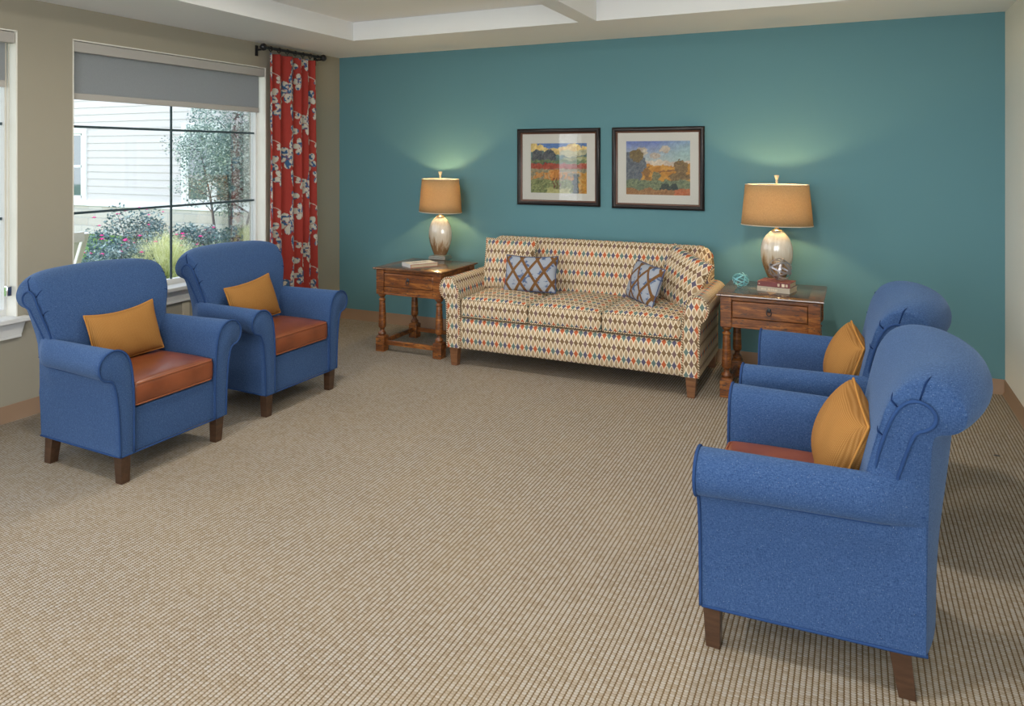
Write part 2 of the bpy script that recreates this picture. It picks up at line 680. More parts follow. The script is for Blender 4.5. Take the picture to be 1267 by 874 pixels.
def m_ceramic():
    g = G('drip_glaze', rough=0.12, spec=0.6)
    x, y, z = g.xyz(g.coord('Object'))
    n = g.noise(g.coord('Object', (14, 14, 1.6)), 2.2, 4, 0.6)
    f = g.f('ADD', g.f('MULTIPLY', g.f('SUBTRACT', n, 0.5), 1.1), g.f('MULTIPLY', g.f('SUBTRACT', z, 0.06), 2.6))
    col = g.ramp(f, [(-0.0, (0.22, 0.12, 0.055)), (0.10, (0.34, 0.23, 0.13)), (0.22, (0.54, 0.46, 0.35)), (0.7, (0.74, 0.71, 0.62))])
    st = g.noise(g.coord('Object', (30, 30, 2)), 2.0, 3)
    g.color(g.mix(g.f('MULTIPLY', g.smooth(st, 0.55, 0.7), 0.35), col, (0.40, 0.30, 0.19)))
    g.b.inputs['Coat Weight'].default_value = 0.7
    g.b.inputs['Coat Roughness'].default_value = 0.05
    return g.m


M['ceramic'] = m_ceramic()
M['silver'] = G('champagne_metal', 0.3, 0.5, 0.85, col=(0.62, 0.57, 0.46)).m
M['baseplate'] = G('aged_silver_base', 0.35, 0.5, 0.6, col=(0.36, 0.36, 0.31)).m


def m_frame():
    g = G('dark_frame', rough=0.32, spec=0.35)
    x, y, z = g.xyz(g.coord('Object'))
    n = g.noise(g.coord('Object', (3, 3, 3)), 20, 3)
    g.color(g.ramp(n, [(0.3, (0.007, 0.006, 0.007)), (0.7, (0.018, 0.011, 0.010))]))
    return g.m


M['frame'] = m_frame()
M['framebrown'] = G('brown_frame_lip', 0.35, 0.5, col=(0.11, 0.045, 0.025)).m
M['mat'] = G('mat_board', 0.9, 0.1, col=(0.66, 0.65, 0.60)).m
M['matbevel'] = G('mat_bevel', 0.9, 0.1, col=(0.78, 0.76, 0.70)).m
M['page'] = G('book_pages', 0.9, 0.1, col=(0.62, 0.52, 0.36)).m
M['maroon'] = G('maroon_cloth', 0.7, 0.2, col=(0.19, 0.065, 0.065)).m
M['greybook'] = G('grey_cream_cloth', 0.7, 0.2, col=(0.45, 0.39, 0.31)).m
M['gold'] = G('pale_foil', 0.4, 0.5, col=(0.75, 0.66, 0.5)).m
M['redbook'] = G('red_cloth', 0.6, 0.3, col=(0.36, 0.035, 0.03)).m
M['whitebook'] = G('white_jacket', 0.35, 0.4, col=(0.62, 0.60, 0.56)).m
M['greyink'] = G('grey_print', 0.6, 0.3, col=(0.22, 0.20, 0.20)).m
M['tealmetal'] = G('teal_enamel', 0.35, 0.5, 0.1, col=(0.20, 0.52, 0.58)).m
M['greymetal'] = G('brushed_grey_metal', 0.32, 0.5, 0.75, col=(0.40, 0.38, 0.40)).m

# ================================================================= room shell
W, D, H = 5.90, 9.0, 2.74
W1 = (-2.913, -1.068)
W2 = (-5.13, -3.285)
W3 = (-7.62, -6.38)
WZ = (0.66, 2.52)
b = MB().box(-0.2, W + 0.2, -D - 0.2, 0.2, -0.12, 0.0)
struct(b.obj('floor', M['carpet'], smooth=False))
b = MB().box(-0.2, W + 0.2, 0.0, 0.2, 0, 3.1)
struct(b.obj('wall_back', M['teal'], smooth=False))
b = MB().box(W, W + 0.2, -D, 0.0, 0, 3.1)
struct(b.obj('wall_right', M['cream'], smooth=False))
b = MB()
b.box(-0.2, 0, -D, 0, 0, WZ[0]).box(-0.2, 0, -D, 0, WZ[1], 3.1)
b.box(-0.2, 0, W1[1], 0, WZ[0], WZ[1]).box(-0.2, 0, W2[1], W1[0], WZ[0], WZ[1]).box(-0.2, 0, W3[1], W2[0], WZ[0], WZ[1]).box(-0.2, 0, -D, W3[0], WZ[0], WZ[1])
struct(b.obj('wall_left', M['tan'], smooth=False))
b = MB().box(-0.2, W + 0.2, -D - 0.2, -D, 0, 3.1)
struct(b.obj('wall_front', M['cream'], smooth=False))
b = MB()
TZ = 2.905
b.box(-0.2, 0.85, -D, 0, H, TZ).box(0.85, W, -0.885, 0, H, TZ).box(2.99, 3.135, -D + 0.8, -0.885, H, TZ)
b.box(5.1, W, -D, -0.885, H, TZ).box(0.85, 5.1, -D, -D + 0.8, H, TZ).box(-0.2, W + 0.2, -D - 0.2, 0.2, TZ, 3.1)
struct(b.obj('ceiling', M['ceil'], smooth=False))


def baseboard(name, pts):
    mb = MB()
    prof = [(0.0, 0.0), (0.018, 0.0), (0.016, 0.006), (0.007, 0.016), (0.005, 0.10), (0.003, 0.106), (0, 0.106)]
    (x0, y0), (x1, y1) = pts
    d = Vector((x1 - x0, y1 - y0, 0)).normalized()
    nrm = Vector((d.y, -d.x, 0))
    rings = [[Vector((x, y, 0)) + nrm * p + Vector((0, 0, z)) for p, z in prof] for x, y in pts]
    mb.loft(rings)
    struct(fixn(mb.obj(name, M['base'], angle=50)))


baseboard('baseboard_back', [(0, 0), (W, 0)])
baseboard('baseboard_left', [(0, -D), (0, 0)])
baseboard('baseboard_right', [(W, 0), (W, -D)])


def window(k, y0, y1):
    z0, z1 = WZ
    r = struct(empty('window_%d' % k, (-0.12, (y0 + y1) / 2, z0)))
    ox, oy, oz = 0.12, -(y0 + y1) / 2, -z0

    def P(name, mb, mat, bevel=0.002):
        mb.V = [(x + ox, y + oy, z + oz) for x, y, z in mb.V]
        return mb.obj(name, mat, r, bevel=bevel)
    f = 0.024
    mb = MB().box(-0.16, -0.10, y0, y0 + f, z0, z1).box(-0.16, -0.10, y1 - f, y1, z0, z1)
    mb.box(-0.16, -0.10, y0 + f, y1 - f, z0, z0 + f + 0.02).box(-0.16, -0.10, y0 + f, y1 - f, z1 - f, z1)
    P('window_frame', mb, M['white'])
    mb = MB().box(-0.10, 0.001, y0 - 0.001, y0 + 0.008, z0, z1).box(-0.10, 0.001, y1 - 0.008, y1 + 0.001, z0, z1).box(-0.10, 0.001, y0, y1, z1 - 0.008, z1 + 0.001)
    P('jamb_liner', mb, M['cream'], 0.001)
    P('pane', MB().box(-0.134, -0.130, y0 + f, y1 - f, z0 + f + 0.02, z1 - f), M['glass'], 0)
    ym = (y0 + y1) / 2 - 0.01
    g = 0.009
    mb = MB().box(-0.128, -0.120, ym - g, ym + g, z0 + f, z1 - f)
    for z in (1.917, 1.297):
        mb.box(-0.1275, -0.1195, y0 + f, y1 - f, z - g, z + g)
    P('grille', mb, M['muntin'], 0)
    mb = MB().box(-0.10, 0.062, y0 - 0.055, y1 + 0.055, z0 - 0.027, z0 + 0.005)
    P('sill', mb, M['white'], 0.006)
    mb = MB()
    a, c = 0.085, 0.022
    yl, yr = y0 - 0.035, y1 + 0.035
    V = [(0.0, yl, z0 - 0.027), (0.03, yl, z0 - 0.027), (0.03, yr, z0 - 0.027), (0, yr, z0 - 0.027),
         (0.0, yl + 0.018, z0 - 0.027 - a), (0.018, yl + 0.018, z0 - 0.027 - a), (0.018, yr - 0.018, z0 - 0.027 - a), (0, yr - 0.018, z0 - 0.027 - a)]
    mb.add(V, [(0, 1, 2, 3), (7, 6, 5, 4), (0, 4, 5, 1), (1, 5, 6, 2), (2, 6, 7, 3), (3, 7, 4, 0)])
    mb.box(0, 0.022, yl + 0.02, yr - 0.02, z0 - 0.127, z0 - 0.111)
    P('apron', mb, M['white'], 0.002)
    return r


window(1, *W1)
window(2, *W2)
window(3, *W3)


def roller(y0, y1, zb, label):
    r = tag(empty('roller_shade', (-0.03, (y0 + y1) / 2, 2.51)), label, 'roller shade')
    oy = -(y0 + y1) / 2

    def P(name, mb, mat, bevel=0.0):
        mb.V = [(x + 0.03, y + oy, z - 2.51) for x, y, z in mb.V]
        return mb.obj(name, mat, r, bevel=bevel)
    P('valance', MB().box(-0.075, -0.005, y0 + 0.012, y1 - 0.012, 2.437, 2.508), M['plastic_white'], 0.003)
    P('fabric', MB().box(-0.047, -0.045, y0 + 0.03, y1 - 0.045, zb + 0.04, 2.45), M['roller'])
    P('hem_bar', MB().box(-0.052, -0.040, y0 + 0.03, y1 - 0.045, zb, zb + 0.045), M['plastic_white'], 0.003)
    return r, P


M['plastic_white'] = G('warm_grey_fabric_hem', 0.6, 0.3, col=(0.46, 0.44, 0.41)).m
roller(W1[0], W1[1], 2.105, 'grey roller shade pulled a quarter down in the window beside the red curtain')
r2, P2 = roller(W2[0], W2[1], 2.15, 'white roller shade with a bead cord in the window at the left edge')
mb = MB().tube([(-0.03, W2[1] - 0.055, 2.44), (-0.03, W2[1] - 0.055, 0.85)], 0.0022, 6).tube([(-0.03, W2[1] - 0.035, 2.44), (-0.03, W2[1] - 0.035, 0.85)], 0.0022, 6)
P2('bead_cord', mb, M['plastic'])
mb = MB().box(-0.04, -0.005, W2[1] - 0.062, W2[1] - 0.026, 0.80, 0.87)
P2('cord_tensioner', mb, M['chrome'], 0.008)

# outlet under the first window
r = tag(empty('wall_outlet', (0, -1.965, 0.46)), 'almond electrical outlet plate low on the wall under the window', 'outlet')
MB().box(0, 0.006, -0.035, 0.035, -0.057, 0.057).obj('cover_plate', M['plastic'], r, bevel=0.002)
for z in (-0.025, 0.025):
    MB().box(0.004, 0.0085, -0.017, 0.017, z - 0.015, z + 0.015).box(0.008, 0.009, -0.009, -0.006, z - 0.006, z + 0.006).box(0.008, 0.009, 0.006, 0.009, z - 0.006, z + 0.006).obj('socket', M['plastic'], r, bevel=0.0015)

# fittings of the added ceiling lights
M['bulbglow'] = G('lamp_lens', 0.4, 0.3, col=(0.8, 0.8, 0.75)).m
for i, (x, y) in enumerate(DOWN):
    mb = MB().lathe([(0.085, 0.0), (0.115, -0.004), (0.118, 0.0), (0.118, 0.014), (0.085, 0.014)], (0, 0, 0), 32)
    o = mb.obj('added_ceiling_light', M['white'])
    o.location = (x, y, TZ - 0.013)
    tag(o, 'white ring of an added, unseen recessed ceiling light in the tray', 'ceiling light', 'added recessed lights in the ceiling tray')

# ================================================================= curtain


def vnoise(x, y, seed):
    rs = np.random.RandomState(seed)
    T = rs.rand(64, 64)
    xi, yi = np.floor(x).astype(int), np.floor(y).astype(int)
    fx, fy = x - xi, y - yi
    fx, fy = fx * fx * (3 - 2 * fx), fy * fy * (3 - 2 * fy)
    g = lambda a, b_: T[a % 64, b_ % 64]
    return (g(xi, yi) * (1 - fx) + g(xi + 1, yi) * fx) * (1 - fy) + (g(xi, yi + 1) * (1 - fx) + g(xi + 1, yi + 1) * fx) * fy


def paint_floral(S, T):
    red = np.array([0.42, 0.056, 0.045])
    col = np.ones(S.shape + (3,)) * red * (0.95 + 0.1 * vnoise(S * 300, T * 40, 3))[..., None]
    rs = np.random.RandomState(11)
    white = np.array([0.62, 0.60, 0.52])
    blue = np.array([0.055, 0.13, 0.27])
    spots = vnoise(S * 55, T * 55, 5)

    def ell(cx, cy, a, b_, ang, kind=0):
        dx, dy = S - cx, T - cy
        u = dx * math.cos(ang) + dy * math.sin(ang)
        v = -dx * math.sin(ang) + dy * math.cos(ang)
        d = (u / a) ** 2 + (v / b_) ** 2
        m = d < 1
        col[m] = red * 0.9
        m = d < 0.80
        col[m] = white
        if kind:
            k = m & (spots > 0.60)
            col[k] = blue
        if kind == 2:
            k = ((u / a - 0.25) ** 2 + (v / b_) ** 2) < 0.22
            col[k & m] = blue * 1.3

    def line(x0, y0, x1, y1, w=0.004):
        dx, dy = x1 - x0, y1 - y0
        L = dx * dx + dy * dy
        t = np.clip(((S - x0) * dx + (T - y0) * dy) / L, 0, 1)
        m = ((S - x0 - t * dx) ** 2 + (T - y0 - t * dy) ** 2) < w * w
        col[m] = white
    px, pt = 0.42, 0.62
    for ix in range(-1, 4):
        for it in range(-1, 6):
            ox = ix * px
            oy = it * pt + (0.33 if ix % 2 else 0)
            # branch
            line(ox, oy, ox + 0.12, oy + 0.16)
            line(ox + 0.12, oy + 0.16, ox + 0.10, oy + 0.36)
            line(ox + 0.12, oy + 0.16, ox + 0.24, oy + 0.22, 0.003)
            line(ox, oy, ox - 0.13, oy + 0.09, 0.003)
            # big blossoms
            for (cx, cy, R, n) in ((ox, oy, 0.090, 6), (ox + 0.10, oy + 0.38, 0.078, 5), (ox + 0.22, oy - 0.10, 0.066, 5)):
                for k in range(n):
                    a = 2 * PI * k / n + cx * 7
                    ell(cx + R * 0.72 * math.cos(a), cy + R * 0.72 * math.sin(a), R * 0.62, R * 0.44, a, 1)
                ell(cx, cy, R * 0.34, R * 0.34, 0, 2)
            # hanging leaf
            ell(ox + 0.05, oy + 0.20, 0.095, 0.045, 1.2, 2)
            ell(ox + 0.02, oy - 0.13, 0.06, 0.03, 2.0, 1)
            # buds
            for k in range(7):
                a = k * 0.9 + ix
                ell(ox + 0.24 + 0.05 * math.cos(a), oy + 0.24 + 0.055 * math.sin(a * 1.3) + 0.01 * k, 0.028, 0.020, a, k % 2)
            for k in range(5):
                a = k * 1.2
                ell(ox - 0.13 + 0.035 * math.cos(a), oy + 0.10 + 0.035 * math.sin(a), 0.026, 0.018, a, 0)
    return col


def make_curtain():
    nS, nT = 230, 430
    # plan curve of the pleats
    t = np.linspace(0, 1, nS)
    Y = -1.135 + 0.62 * t
    A = 0.030
    ph = 2 * PI * (5.1 * t + 0.18 * np.sin(2 * PI * t * 1.3))
    z = np.linspace(2.645, 0.025, nT)
    V = np.zeros((nT, nS, 3))
    s = np.concatenate([[0], np.cumsum(np.hypot(np.diff(Y), np.diff(A * np.sin(ph))))]) * 1.15
    for j, zz in enumerate(z):
        k = (2.645 - zz) / 2.6
        amp = A * (0.75 + 0.45 * k)
        V[j, :, 0] = 0.098 + amp * np.sin(ph + 0.35 * k) + 0.006 * np.sin(ph * 2 + 1.0 + 2 * k)
        V[j, :, 1] = Y + 0.016 * np.cos(ph) * (0.6 + 0.6 * k) + 0.03 * k * t
        V[j, :, 2] = zz
    S = np.tile(s, (nT, 1))
    T = np.tile((2.645 - z)[:, None], (1, nS))
    col = paint_floral(S, T).reshape(-1, 3)
    Vf = V.reshape(-1, 3)
    idx = np.arange(nT * nS).reshape(nT, nS)
    F = np.stack([idx[:-1, :-1], idx[1:, :-1], idx[1:, 1:], idx[:-1, 1:]], -1).reshape(-1, 4)
    o = mesh('curtain', Vf.tolist(), F.tolist(), M['curtain'], cols=col, angle=180)
    m = o.modifiers.new('thick', 'SOLIDIFY')
    m.thickness = 0.003
    return tag(o, 'red curtain panel with white and blue blossoms hanging beside the window', 'curtain')


make_curtain()
r = tag(empty('curtain_rod', (0.0, -0.78, 2.69)), 'short black curtain rod with ball ends above the red curtain', 'curtain rod')
mb = MB().tube([(0.098, -0.385, 0), (0.098, 0.39, 0)], 0.014, 12)
mb.obj('rod', M['black'], r)
for y in (-0.42, 0.40):
    prof = [(0.0, -0.034), (0.018, -0.029), (0.031, -0.012), (0.034, 0.0), (0.031, 0.012), (0.018, 0.029), (0.0, 0.034)]
    o = MB().lathe(prof, (0, 0, 0), 20).obj('finial', M['black'], r)
    o.location = (0.098, y, 0)
for y in (-0.41, 0.385):
    mb = MB().box(0.0, 0.01, y - 0.014, y + 0.014, -0.075, 0.02).tube([(0.005, y, -0.02), (0.08, y, -0.02), (0.098, y, -0.008)], 0.008, 8)
    mb.obj('bracket', M['black'], r)
for k in range(7):
    y = -0.33 + k * 0.107
    mb = MB().tube([(0.098 + 0.021 * math.cos(a), y, -0.006 + 0.021 * math.sin(a)) for a in [2 * PI * q / 16 for q in range(16)]], 0.0045, 6, closed=True)
    mb.tube([(0.098, y, -0.027), (0.098, y, -0.046)], 0.003, 6)
    mb.obj('ring', M['black'], r)

# ================================================================= pictures


def paint1(u, v):
    """painted view of a vineyard under yellow clouds; u right, v up, 0..1"""
    w1, w2 = vnoise(u * 17, v * 17, 41), vnoise(u * 19, v * 19, 43)
    w3 = vnoise(u * 41, v * 41, 44)
    u, v = u + 0.05 * (w1 - 0.5) + 0.03 * (w3 - 0.5), v + 0.045 * (w2 - 0.5) + 0.03 * (w3 - 0.5)
    n = vnoise(u * 14, v * 18, 1) * 0.6 + vnoise(u * 34, v * 40, 2) * 0.4
    n2 = vnoise(u * 26 + 5, v * 16, 8)
    n3 = vnoise(u * 60, v * 55, 9)
    col = np.zeros(u.shape + (3,))
    col[:] = (0.10, 0.20, 0.45)

    def put(m, a, b=None, t=n):
        a = np.array(a)
        b = np.array(a if b is None else b)
        c = a + (b - a) * t[..., None]
        col[m] = c[m]
    cl = 0.93 + 0.06 * np.sin(u * 9 + 1) + 0.05 * (n - 0.5)
    put(v < cl, (0.65, 0.42, 0.12), (0.85, 0.68, 0.30))
    put((v < 0.85) & (u > 0.55), (0.45, 0.45, 0.32), (0.60, 0.55, 0.30))
    hill = 0.78 + 0.06 * np.sin(u * 6 + 0.6) + 0.03 * (n2 - 0.5)
    put(v < hill, (0.07, 0.13, 0.15), (0.16, 0.26, 0.22))
    for (cx, w, h) in ((0.12, 0.10, 0.86), (0.34, 0.11, 0.87), (0.25, 0.06, 0.83)):
        put((np.abs(u - cx) < w * np.sqrt(np.clip(1 - ((v - h + 0.17) / 0.18) ** 2, 0, 1))) & (v < h), (0.035, 0.055, 0.075), (0.13, 0.13, 0.14), n3)
    put((v < 0.70 + 0.10 * (u - 0.6)) & (u > 0.58), (0.22, 0.30, 0.18), (0.42, 0.36, 0.16))
    put((v < 0.66) & (v > 0.60), (0.10, 0.17, 0.10), (0.20, 0.24, 0.10))
    put((v < 0.58 + 0.02 * n2) & (v > 0.49), (0.30, 0.045, 0.03), (0.42, 0.11, 0.07), n3)
    put(v < 0.49, (0.16, 0.17, 0.11), (0.44, 0.36, 0.22), n3)
    put((v < 0.42) & (n2 > 0.45), (0.45, 0.16, 0.03), (0.55, 0.34, 0.14), n3)
    put((v < 0.26 + 0.04 * n), (0.10, 0.14, 0.06), (0.34, 0.36, 0.16), n3)
    put((np.abs(u - 0.42 - 0.02 * n) < 0.085) & (v > 0.27) & (v < 0.47), (0.45, 0.13, 0.02), (0.60, 0.30, 0.09), n3)
    for cx in (0.41, 0.46, 0.53):
        put((np.abs(u - cx) < 0.010) & (v < 0.32) & (v > 0.03), (0.13, 0.04, 0.03))
    put((v < 0.10) & (u > 0.28) & (u < 0.7), (0.38, 0.38, 0.14), (0.52, 0.50, 0.24), n3)
    put((np.abs(u - 0.80) < 0.035 + 0.06 * (0.4 - v)) & (v < 0.40), (0.07, 0.09, 0.11), (0.14, 0.16, 0.15), n3)
    put((u > 0.88 - 0.05 * n) & (v < 0.42), (0.42, 0.16, 0.02), (0.60, 0.36, 0.08), n3)
    return col * (0.72 + 0.56 * vnoise(u * 90, v * 45, 31))[..., None] * (0.8 + 0.4 * n2)[..., None]


def paint2(u, v):
    """painted view of golden fields, trees and small clouds"""
    w1, w2 = vnoise(u * 17, v * 17, 41), vnoise(u * 19, v * 19, 43)
    w3 = vnoise(u * 41, v * 41, 44)
    u, v = u + 0.05 * (w1 - 0.5) + 0.03 * (w3 - 0.5), v + 0.045 * (w2 - 0.5) + 0.03 * (w3 - 0.5)
    n = vnoise(u * 14, v * 18, 21) * 0.6 + vnoise(u * 34, v * 40, 22) * 0.4
    n3 = vnoise(u * 60, v * 60, 29)
    col = np.zeros(u.shape + (3,))
    t = np.clip((v - 0.5) / 0.5, 0, 1)[..., None]
    col[:] = np.array((0.55, 0.62, 0.50)) * (1 - t) + np.array((0.14, 0.20, 0.50)) * t
    k = np.clip((u - 0.45) * 1.6, 0, 0.7)[..., None] * (1 - np.abs(v - 0.75)[..., None] * 2)
    col[:] = col * (1 - k) + np.array((0.36, 0.56, 0.52)) * k

    def put(m, a, b=None, t_=n):
        a = np.array(a)
        b2 = np.array(a if b is None else b)
        c = a + (b2 - a) * t_[..., None]
        col[m] = c[m]
    put((v < 0.62 + 0.03 * n) & (v > 0.5), (0.58, 0.46, 0.38), (0.66, 0.58, 0.46))
    for cx, cy, a, b in ((0.25, 0.80, 0.10, 0.08), (0.46, 0.73, 0.085, 0.055), (0.63, 0.83, 0.085, 0.055)):
        put(((u - cx) / a) ** 2 + ((v - cy) / b) ** 2 < 0.8 + 0.4 * n, (0.42, 0.33, 0.28), (0.60, 0.55, 0.44))
    put((v < 0.56 + 0.02 * np.sin(u * 8)) & (v > 0.28), (0.44, 0.17, 0.03), (0.62, 0.34, 0.07))
    put((np.abs(v - 0.44 - 0.06 * (u - 0.6)) < 0.012) & (u > 0.5) & (u < 0.8), (0.22, 0.10, 0.05))
    m = (u < 0.30 - 0.35 * np.abs(v - 0.55) + 0.05 * n) & (v < 0.78) & (v > 0.27)
    put(m, (0.07, 0.09, 0.13), (0.20, 0.22, 0.24), n3)
    m = ((u - 0.17) / 0.10) ** 2 + ((v - 0.72) / 0.12) ** 2 < 0.8 + 0.5 * n
    put(m, (0.13, 0.09, 0.05), (0.26, 0.19, 0.08), n3)
    m = ((u - 0.33) / 0.05) ** 2 + ((v - 0.40) / 0.12) ** 2 < 1
    put(m, (0.18, 0.10, 0.04), (0.36, 0.17, 0.05), n3)
    m = ((u - 0.46) / 0.07) ** 2 + ((v - 0.34) / 0.09) ** 2 < 1
    put(m, (0.10, 0.12, 0.07), (0.30, 0.26, 0.14), n3)
    m = (((u - 0.85) / 0.10) ** 2 + ((v - 0.50) / 0.15) ** 2 < 0.85 + 0.4 * n) | (((u - 0.83) / 0.17) ** 2 + ((v - 0.34) / 0.07) ** 2 < 1)
    put(m & (v > 0.27), (0.10, 0.065, 0.035), (0.30, 0.20, 0.09), n3)
    put(v < 0.28, (0.07, 0.11, 0.08), (0.26, 0.30, 0.17), n3)
    put((v < 0.20) & (v > 0.10) & (u > 0.5 + 0.08 * n) & (u < 0.8), (0.025, 0.04, 0.045), (0.06, 0.08, 0.07), n3)
    put((v < 0.11 + 0.06 * (n - 0.5)), (0.24, 0.11, 0.05), (0.40, 0.22, 0.10), n3)
    put((v < 0.12) & (u > 0.75), (0.42, 0.10, 0.04), (0.50, 0.20, 0.10), n3)
    return col * (0.82 + 0.36 * vnoise(u * 80, v * 50, 33))[..., None] * (0.85 + 0.3 * n)[..., None]


def picture(x0, x1, z0, z1, art, fn, label):
    cx, cz = (x0 + x1) / 2, (z0 + z1) / 2
    hw, hh = (x1 - x0) / 2, (z1 - z0) / 2
    r = tag(empty('framed_picture', (cx, 0, cz)), label, 'picture', 'framed landscape prints on the teal wall')
    # moulding profile swept round the rectangle: (distance inwards, depth from wall)
    prof = [(0.0, 0.002), (0.0, 0.022), (0.006, 0.030), (0.018, 0.033), (0.030, 0.028), (0.036, 0.020), (0.036, 0.002)]

    def frame(name, prof, mat):
        mb = MB()
        V = []
        for sx_, sz_ in ((-1, -1), (1, -1), (1, 1), (-1, 1)):
            V += [(sx_ * (hw - p), -d, sz_ * (hh - p)) for p, d in prof]
        n = len(prof)
        F = [((k * n + i), (k * n + (i + 1) % n), (((k + 1) % 4) * n + (i + 1) % n), (((k + 1) % 4) * n + i)) for k in range(4) for i in range(n)]
        return fixn(mesh(name, V, F, mat, r, angle=50))
    frame('frame', prof, M['frame'])
    frame('frame_lip', [(0.035, 0.003), (0.035, 0.020), (0.044, 0.016), (0.049, 0.010), (0.049, 0.003)], M['framebrown'])
    ax0, ax1, az0, az1 = art
    i = 0.047
    # mat board with an opening
    V = []
    for y in (-0.0065, -0.004):
        V += [(-hw + i, y, -hh + i), (hw - i, y, -hh + i), (hw - i, y, hh - i), (-hw + i, y, hh - i),
              (ax0 - cx, y, az0 - cz), (ax1 - cx, y, az0 - cz), (ax1 - cx, y, az1 - cz), (ax0 - cx, y, az1 - cz)]
    F = [(0, 1, 5, 4), (1, 2, 6, 5), (2, 3, 7, 6), (3, 0, 4, 7), (4, 5, 13, 12), (5, 6, 14, 13), (6, 7, 15, 14), (7, 4, 12, 15)]
    mesh('mat_board', V, F, M['mat'], r, smooth=False)
    nu, nv = 110, 90
    U, Vv = np.meshgrid(np.linspace(0, 1, nu), np.linspace(0, 1, nv))
    col = fn(U, Vv).reshape(-1, 3)
    e = 0.004
    P = np.stack([(ax0 - e - cx) + (ax1 - ax0 + 2 * e) * U, np.full_like(U, -0.0035), (az0 - e - cz) + (az1 - az0 + 2 * e) * Vv], -1).reshape(-1, 3)
    idx = np.arange(nu * nv).reshape(nv, nu)
    F = np.stack([idx[:-1, :-1], idx[:-1, 1:], idx[1:, 1:], idx[1:, :-1]], -1).reshape(-1, 4)
    mesh('print', P.tolist(), F.tolist(), M['paint_art'], r, cols=col, smooth=False)
    MB().box(-hw + i, hw - i, -0.0095, -0.0085, -hh + i, hh - i).obj('glass', M['picglass'], r, smooth=False)


picture(2.073, 2.879, 1.254, 1.957, (2.205, 2.752, 1.367, 1.822), paint1, 'left framed print, a vineyard under yellow clouds, above the sofa')
picture(2.990, 3.790, 1.247, 1.957, (3.115, 3.670, 1.371, 1.835), paint2, 'right framed print, golden fields and trees under a blue sky, above the sofa')

# ================================================================= upholstery helpers


def sstep(a, b, x):
    t = min(1, max(0, (x - a) / (b - a)))
    return t * t * (3 - 2 * t)


def cushion(mb, l0, l1, d0, d1, z0, z1, mp, r=0.03, crown=0.02, nl=22):
    """box cushion, lateral l, depth d (d1 = front), rounded and crowned; mp maps (l, d, z) to xyz"""
    lc, dc = (l0 + l1) / 2, (d0 + d1) / 2
    hl, hd, zc, hz = (l1 - l0) / 2, abs(d1 - d0) / 2, (z0 + z1) / 2, (z1 - z0) / 2
    sg = 1 if d1 > d0 else -1
    prof = []

    def seg(ax, az, bx, bz, k):
        for i in range(k):
            t = i / k
            prof.append((ax + (bx - ax) * t, az + (bz - az) * t))

    def arc(cx, cz, a0, k=5):
        for i in range(k):
            a = a0 - (PI / 2) * i / k
            prof.append((cx + r * math.cos(a), cz + r * math.sin(a)))
    # start back bottom, up the back, over the top to the front, down
    arc(-hd + r, -hz + r, -PI / 2)
    seg(-hd, -hz + r, -hd, hz - r, 3)
    arc(-hd + r, hz - r, PI)
    seg(-hd + r, hz, hd - r, hz, 12)
    arc(hd - r, hz - r, PI / 2)
    seg(hd, hz - r, hd, -hz + r, 4)
    arc(hd - r, -hz + r, 0)
    seg(hd - r, -hz, -hd + r, -hz, 4)
    ls = [(-hl, r * 0.9), (-hl + r * 0.08, r * 0.45), (-hl + r * 0.35, r * 0.14), (-hl + r * 0.8, 0.0)]
    inner = [(-hl + r * 0.8 + (2 * hl - 1.6 * r) * i / (nl - 1), 0) for i in range(1, nl - 1)]
    ls = ls + inner + [(-a, b) for a, b in ls[::-1]]
    rings = []
    for l, sh in ls:
        ring = []
        for (p, q) in prof:
            pp = p * (hd - sh) / hd
            qq = q * (hz - sh) / hz
            k = (1 - (l / hl) ** 2) * (1 - (p / hd) ** 2)
            kk = max(0, k) ** 0.6
            if q > 0:
                qq += crown * kk
            if p > hd * 0.8:
                pp += 0.3 * crown * max(0, 1 - (l / hl) ** 2) * (1 - abs(q / hz) ** 2)
            ring.append(mp(lc + l, dc + sg * pp, zc + qq))
        rings.append(ring)
    mb.loft(rings)
    return mb


def rim(l0, l1, d0, d1, z, rr, mp, k=5):
    """rounded rectangle path"""
    lc, dc = (l0 + l1) / 2, (d0 + d1) / 2
    hl, hd = abs(l1 - l0) / 2, abs(d1 - d0) / 2
    P = []
    for cx, cy, a0 in ((hl - rr, hd - rr, 0), (-hl + rr, hd - rr, PI / 2), (-hl + rr, -hd + rr, PI), (hl - rr, -hd + rr, 1.5 * PI)):
        for i in range(k + 1):
            a = a0 + PI / 2 * i / k
            P.append((cx + rr * math.cos(a), cy + rr * math.sin(a)))
    out = []
    n = len(P)
    for i in range(n):
        a, b = P[i], P[(i + 1) % n]
        L = math.hypot(a[0] - b[0], a[1] - b[1])
        m = max(1, int(L / 0.04))
        for j in range(m):
            t = j / m
            out.append(mp(lc + a[0] + (b[0] - a[0]) * t, dc + a[1] + (b[1] - a[1]) * t, z))
    return out


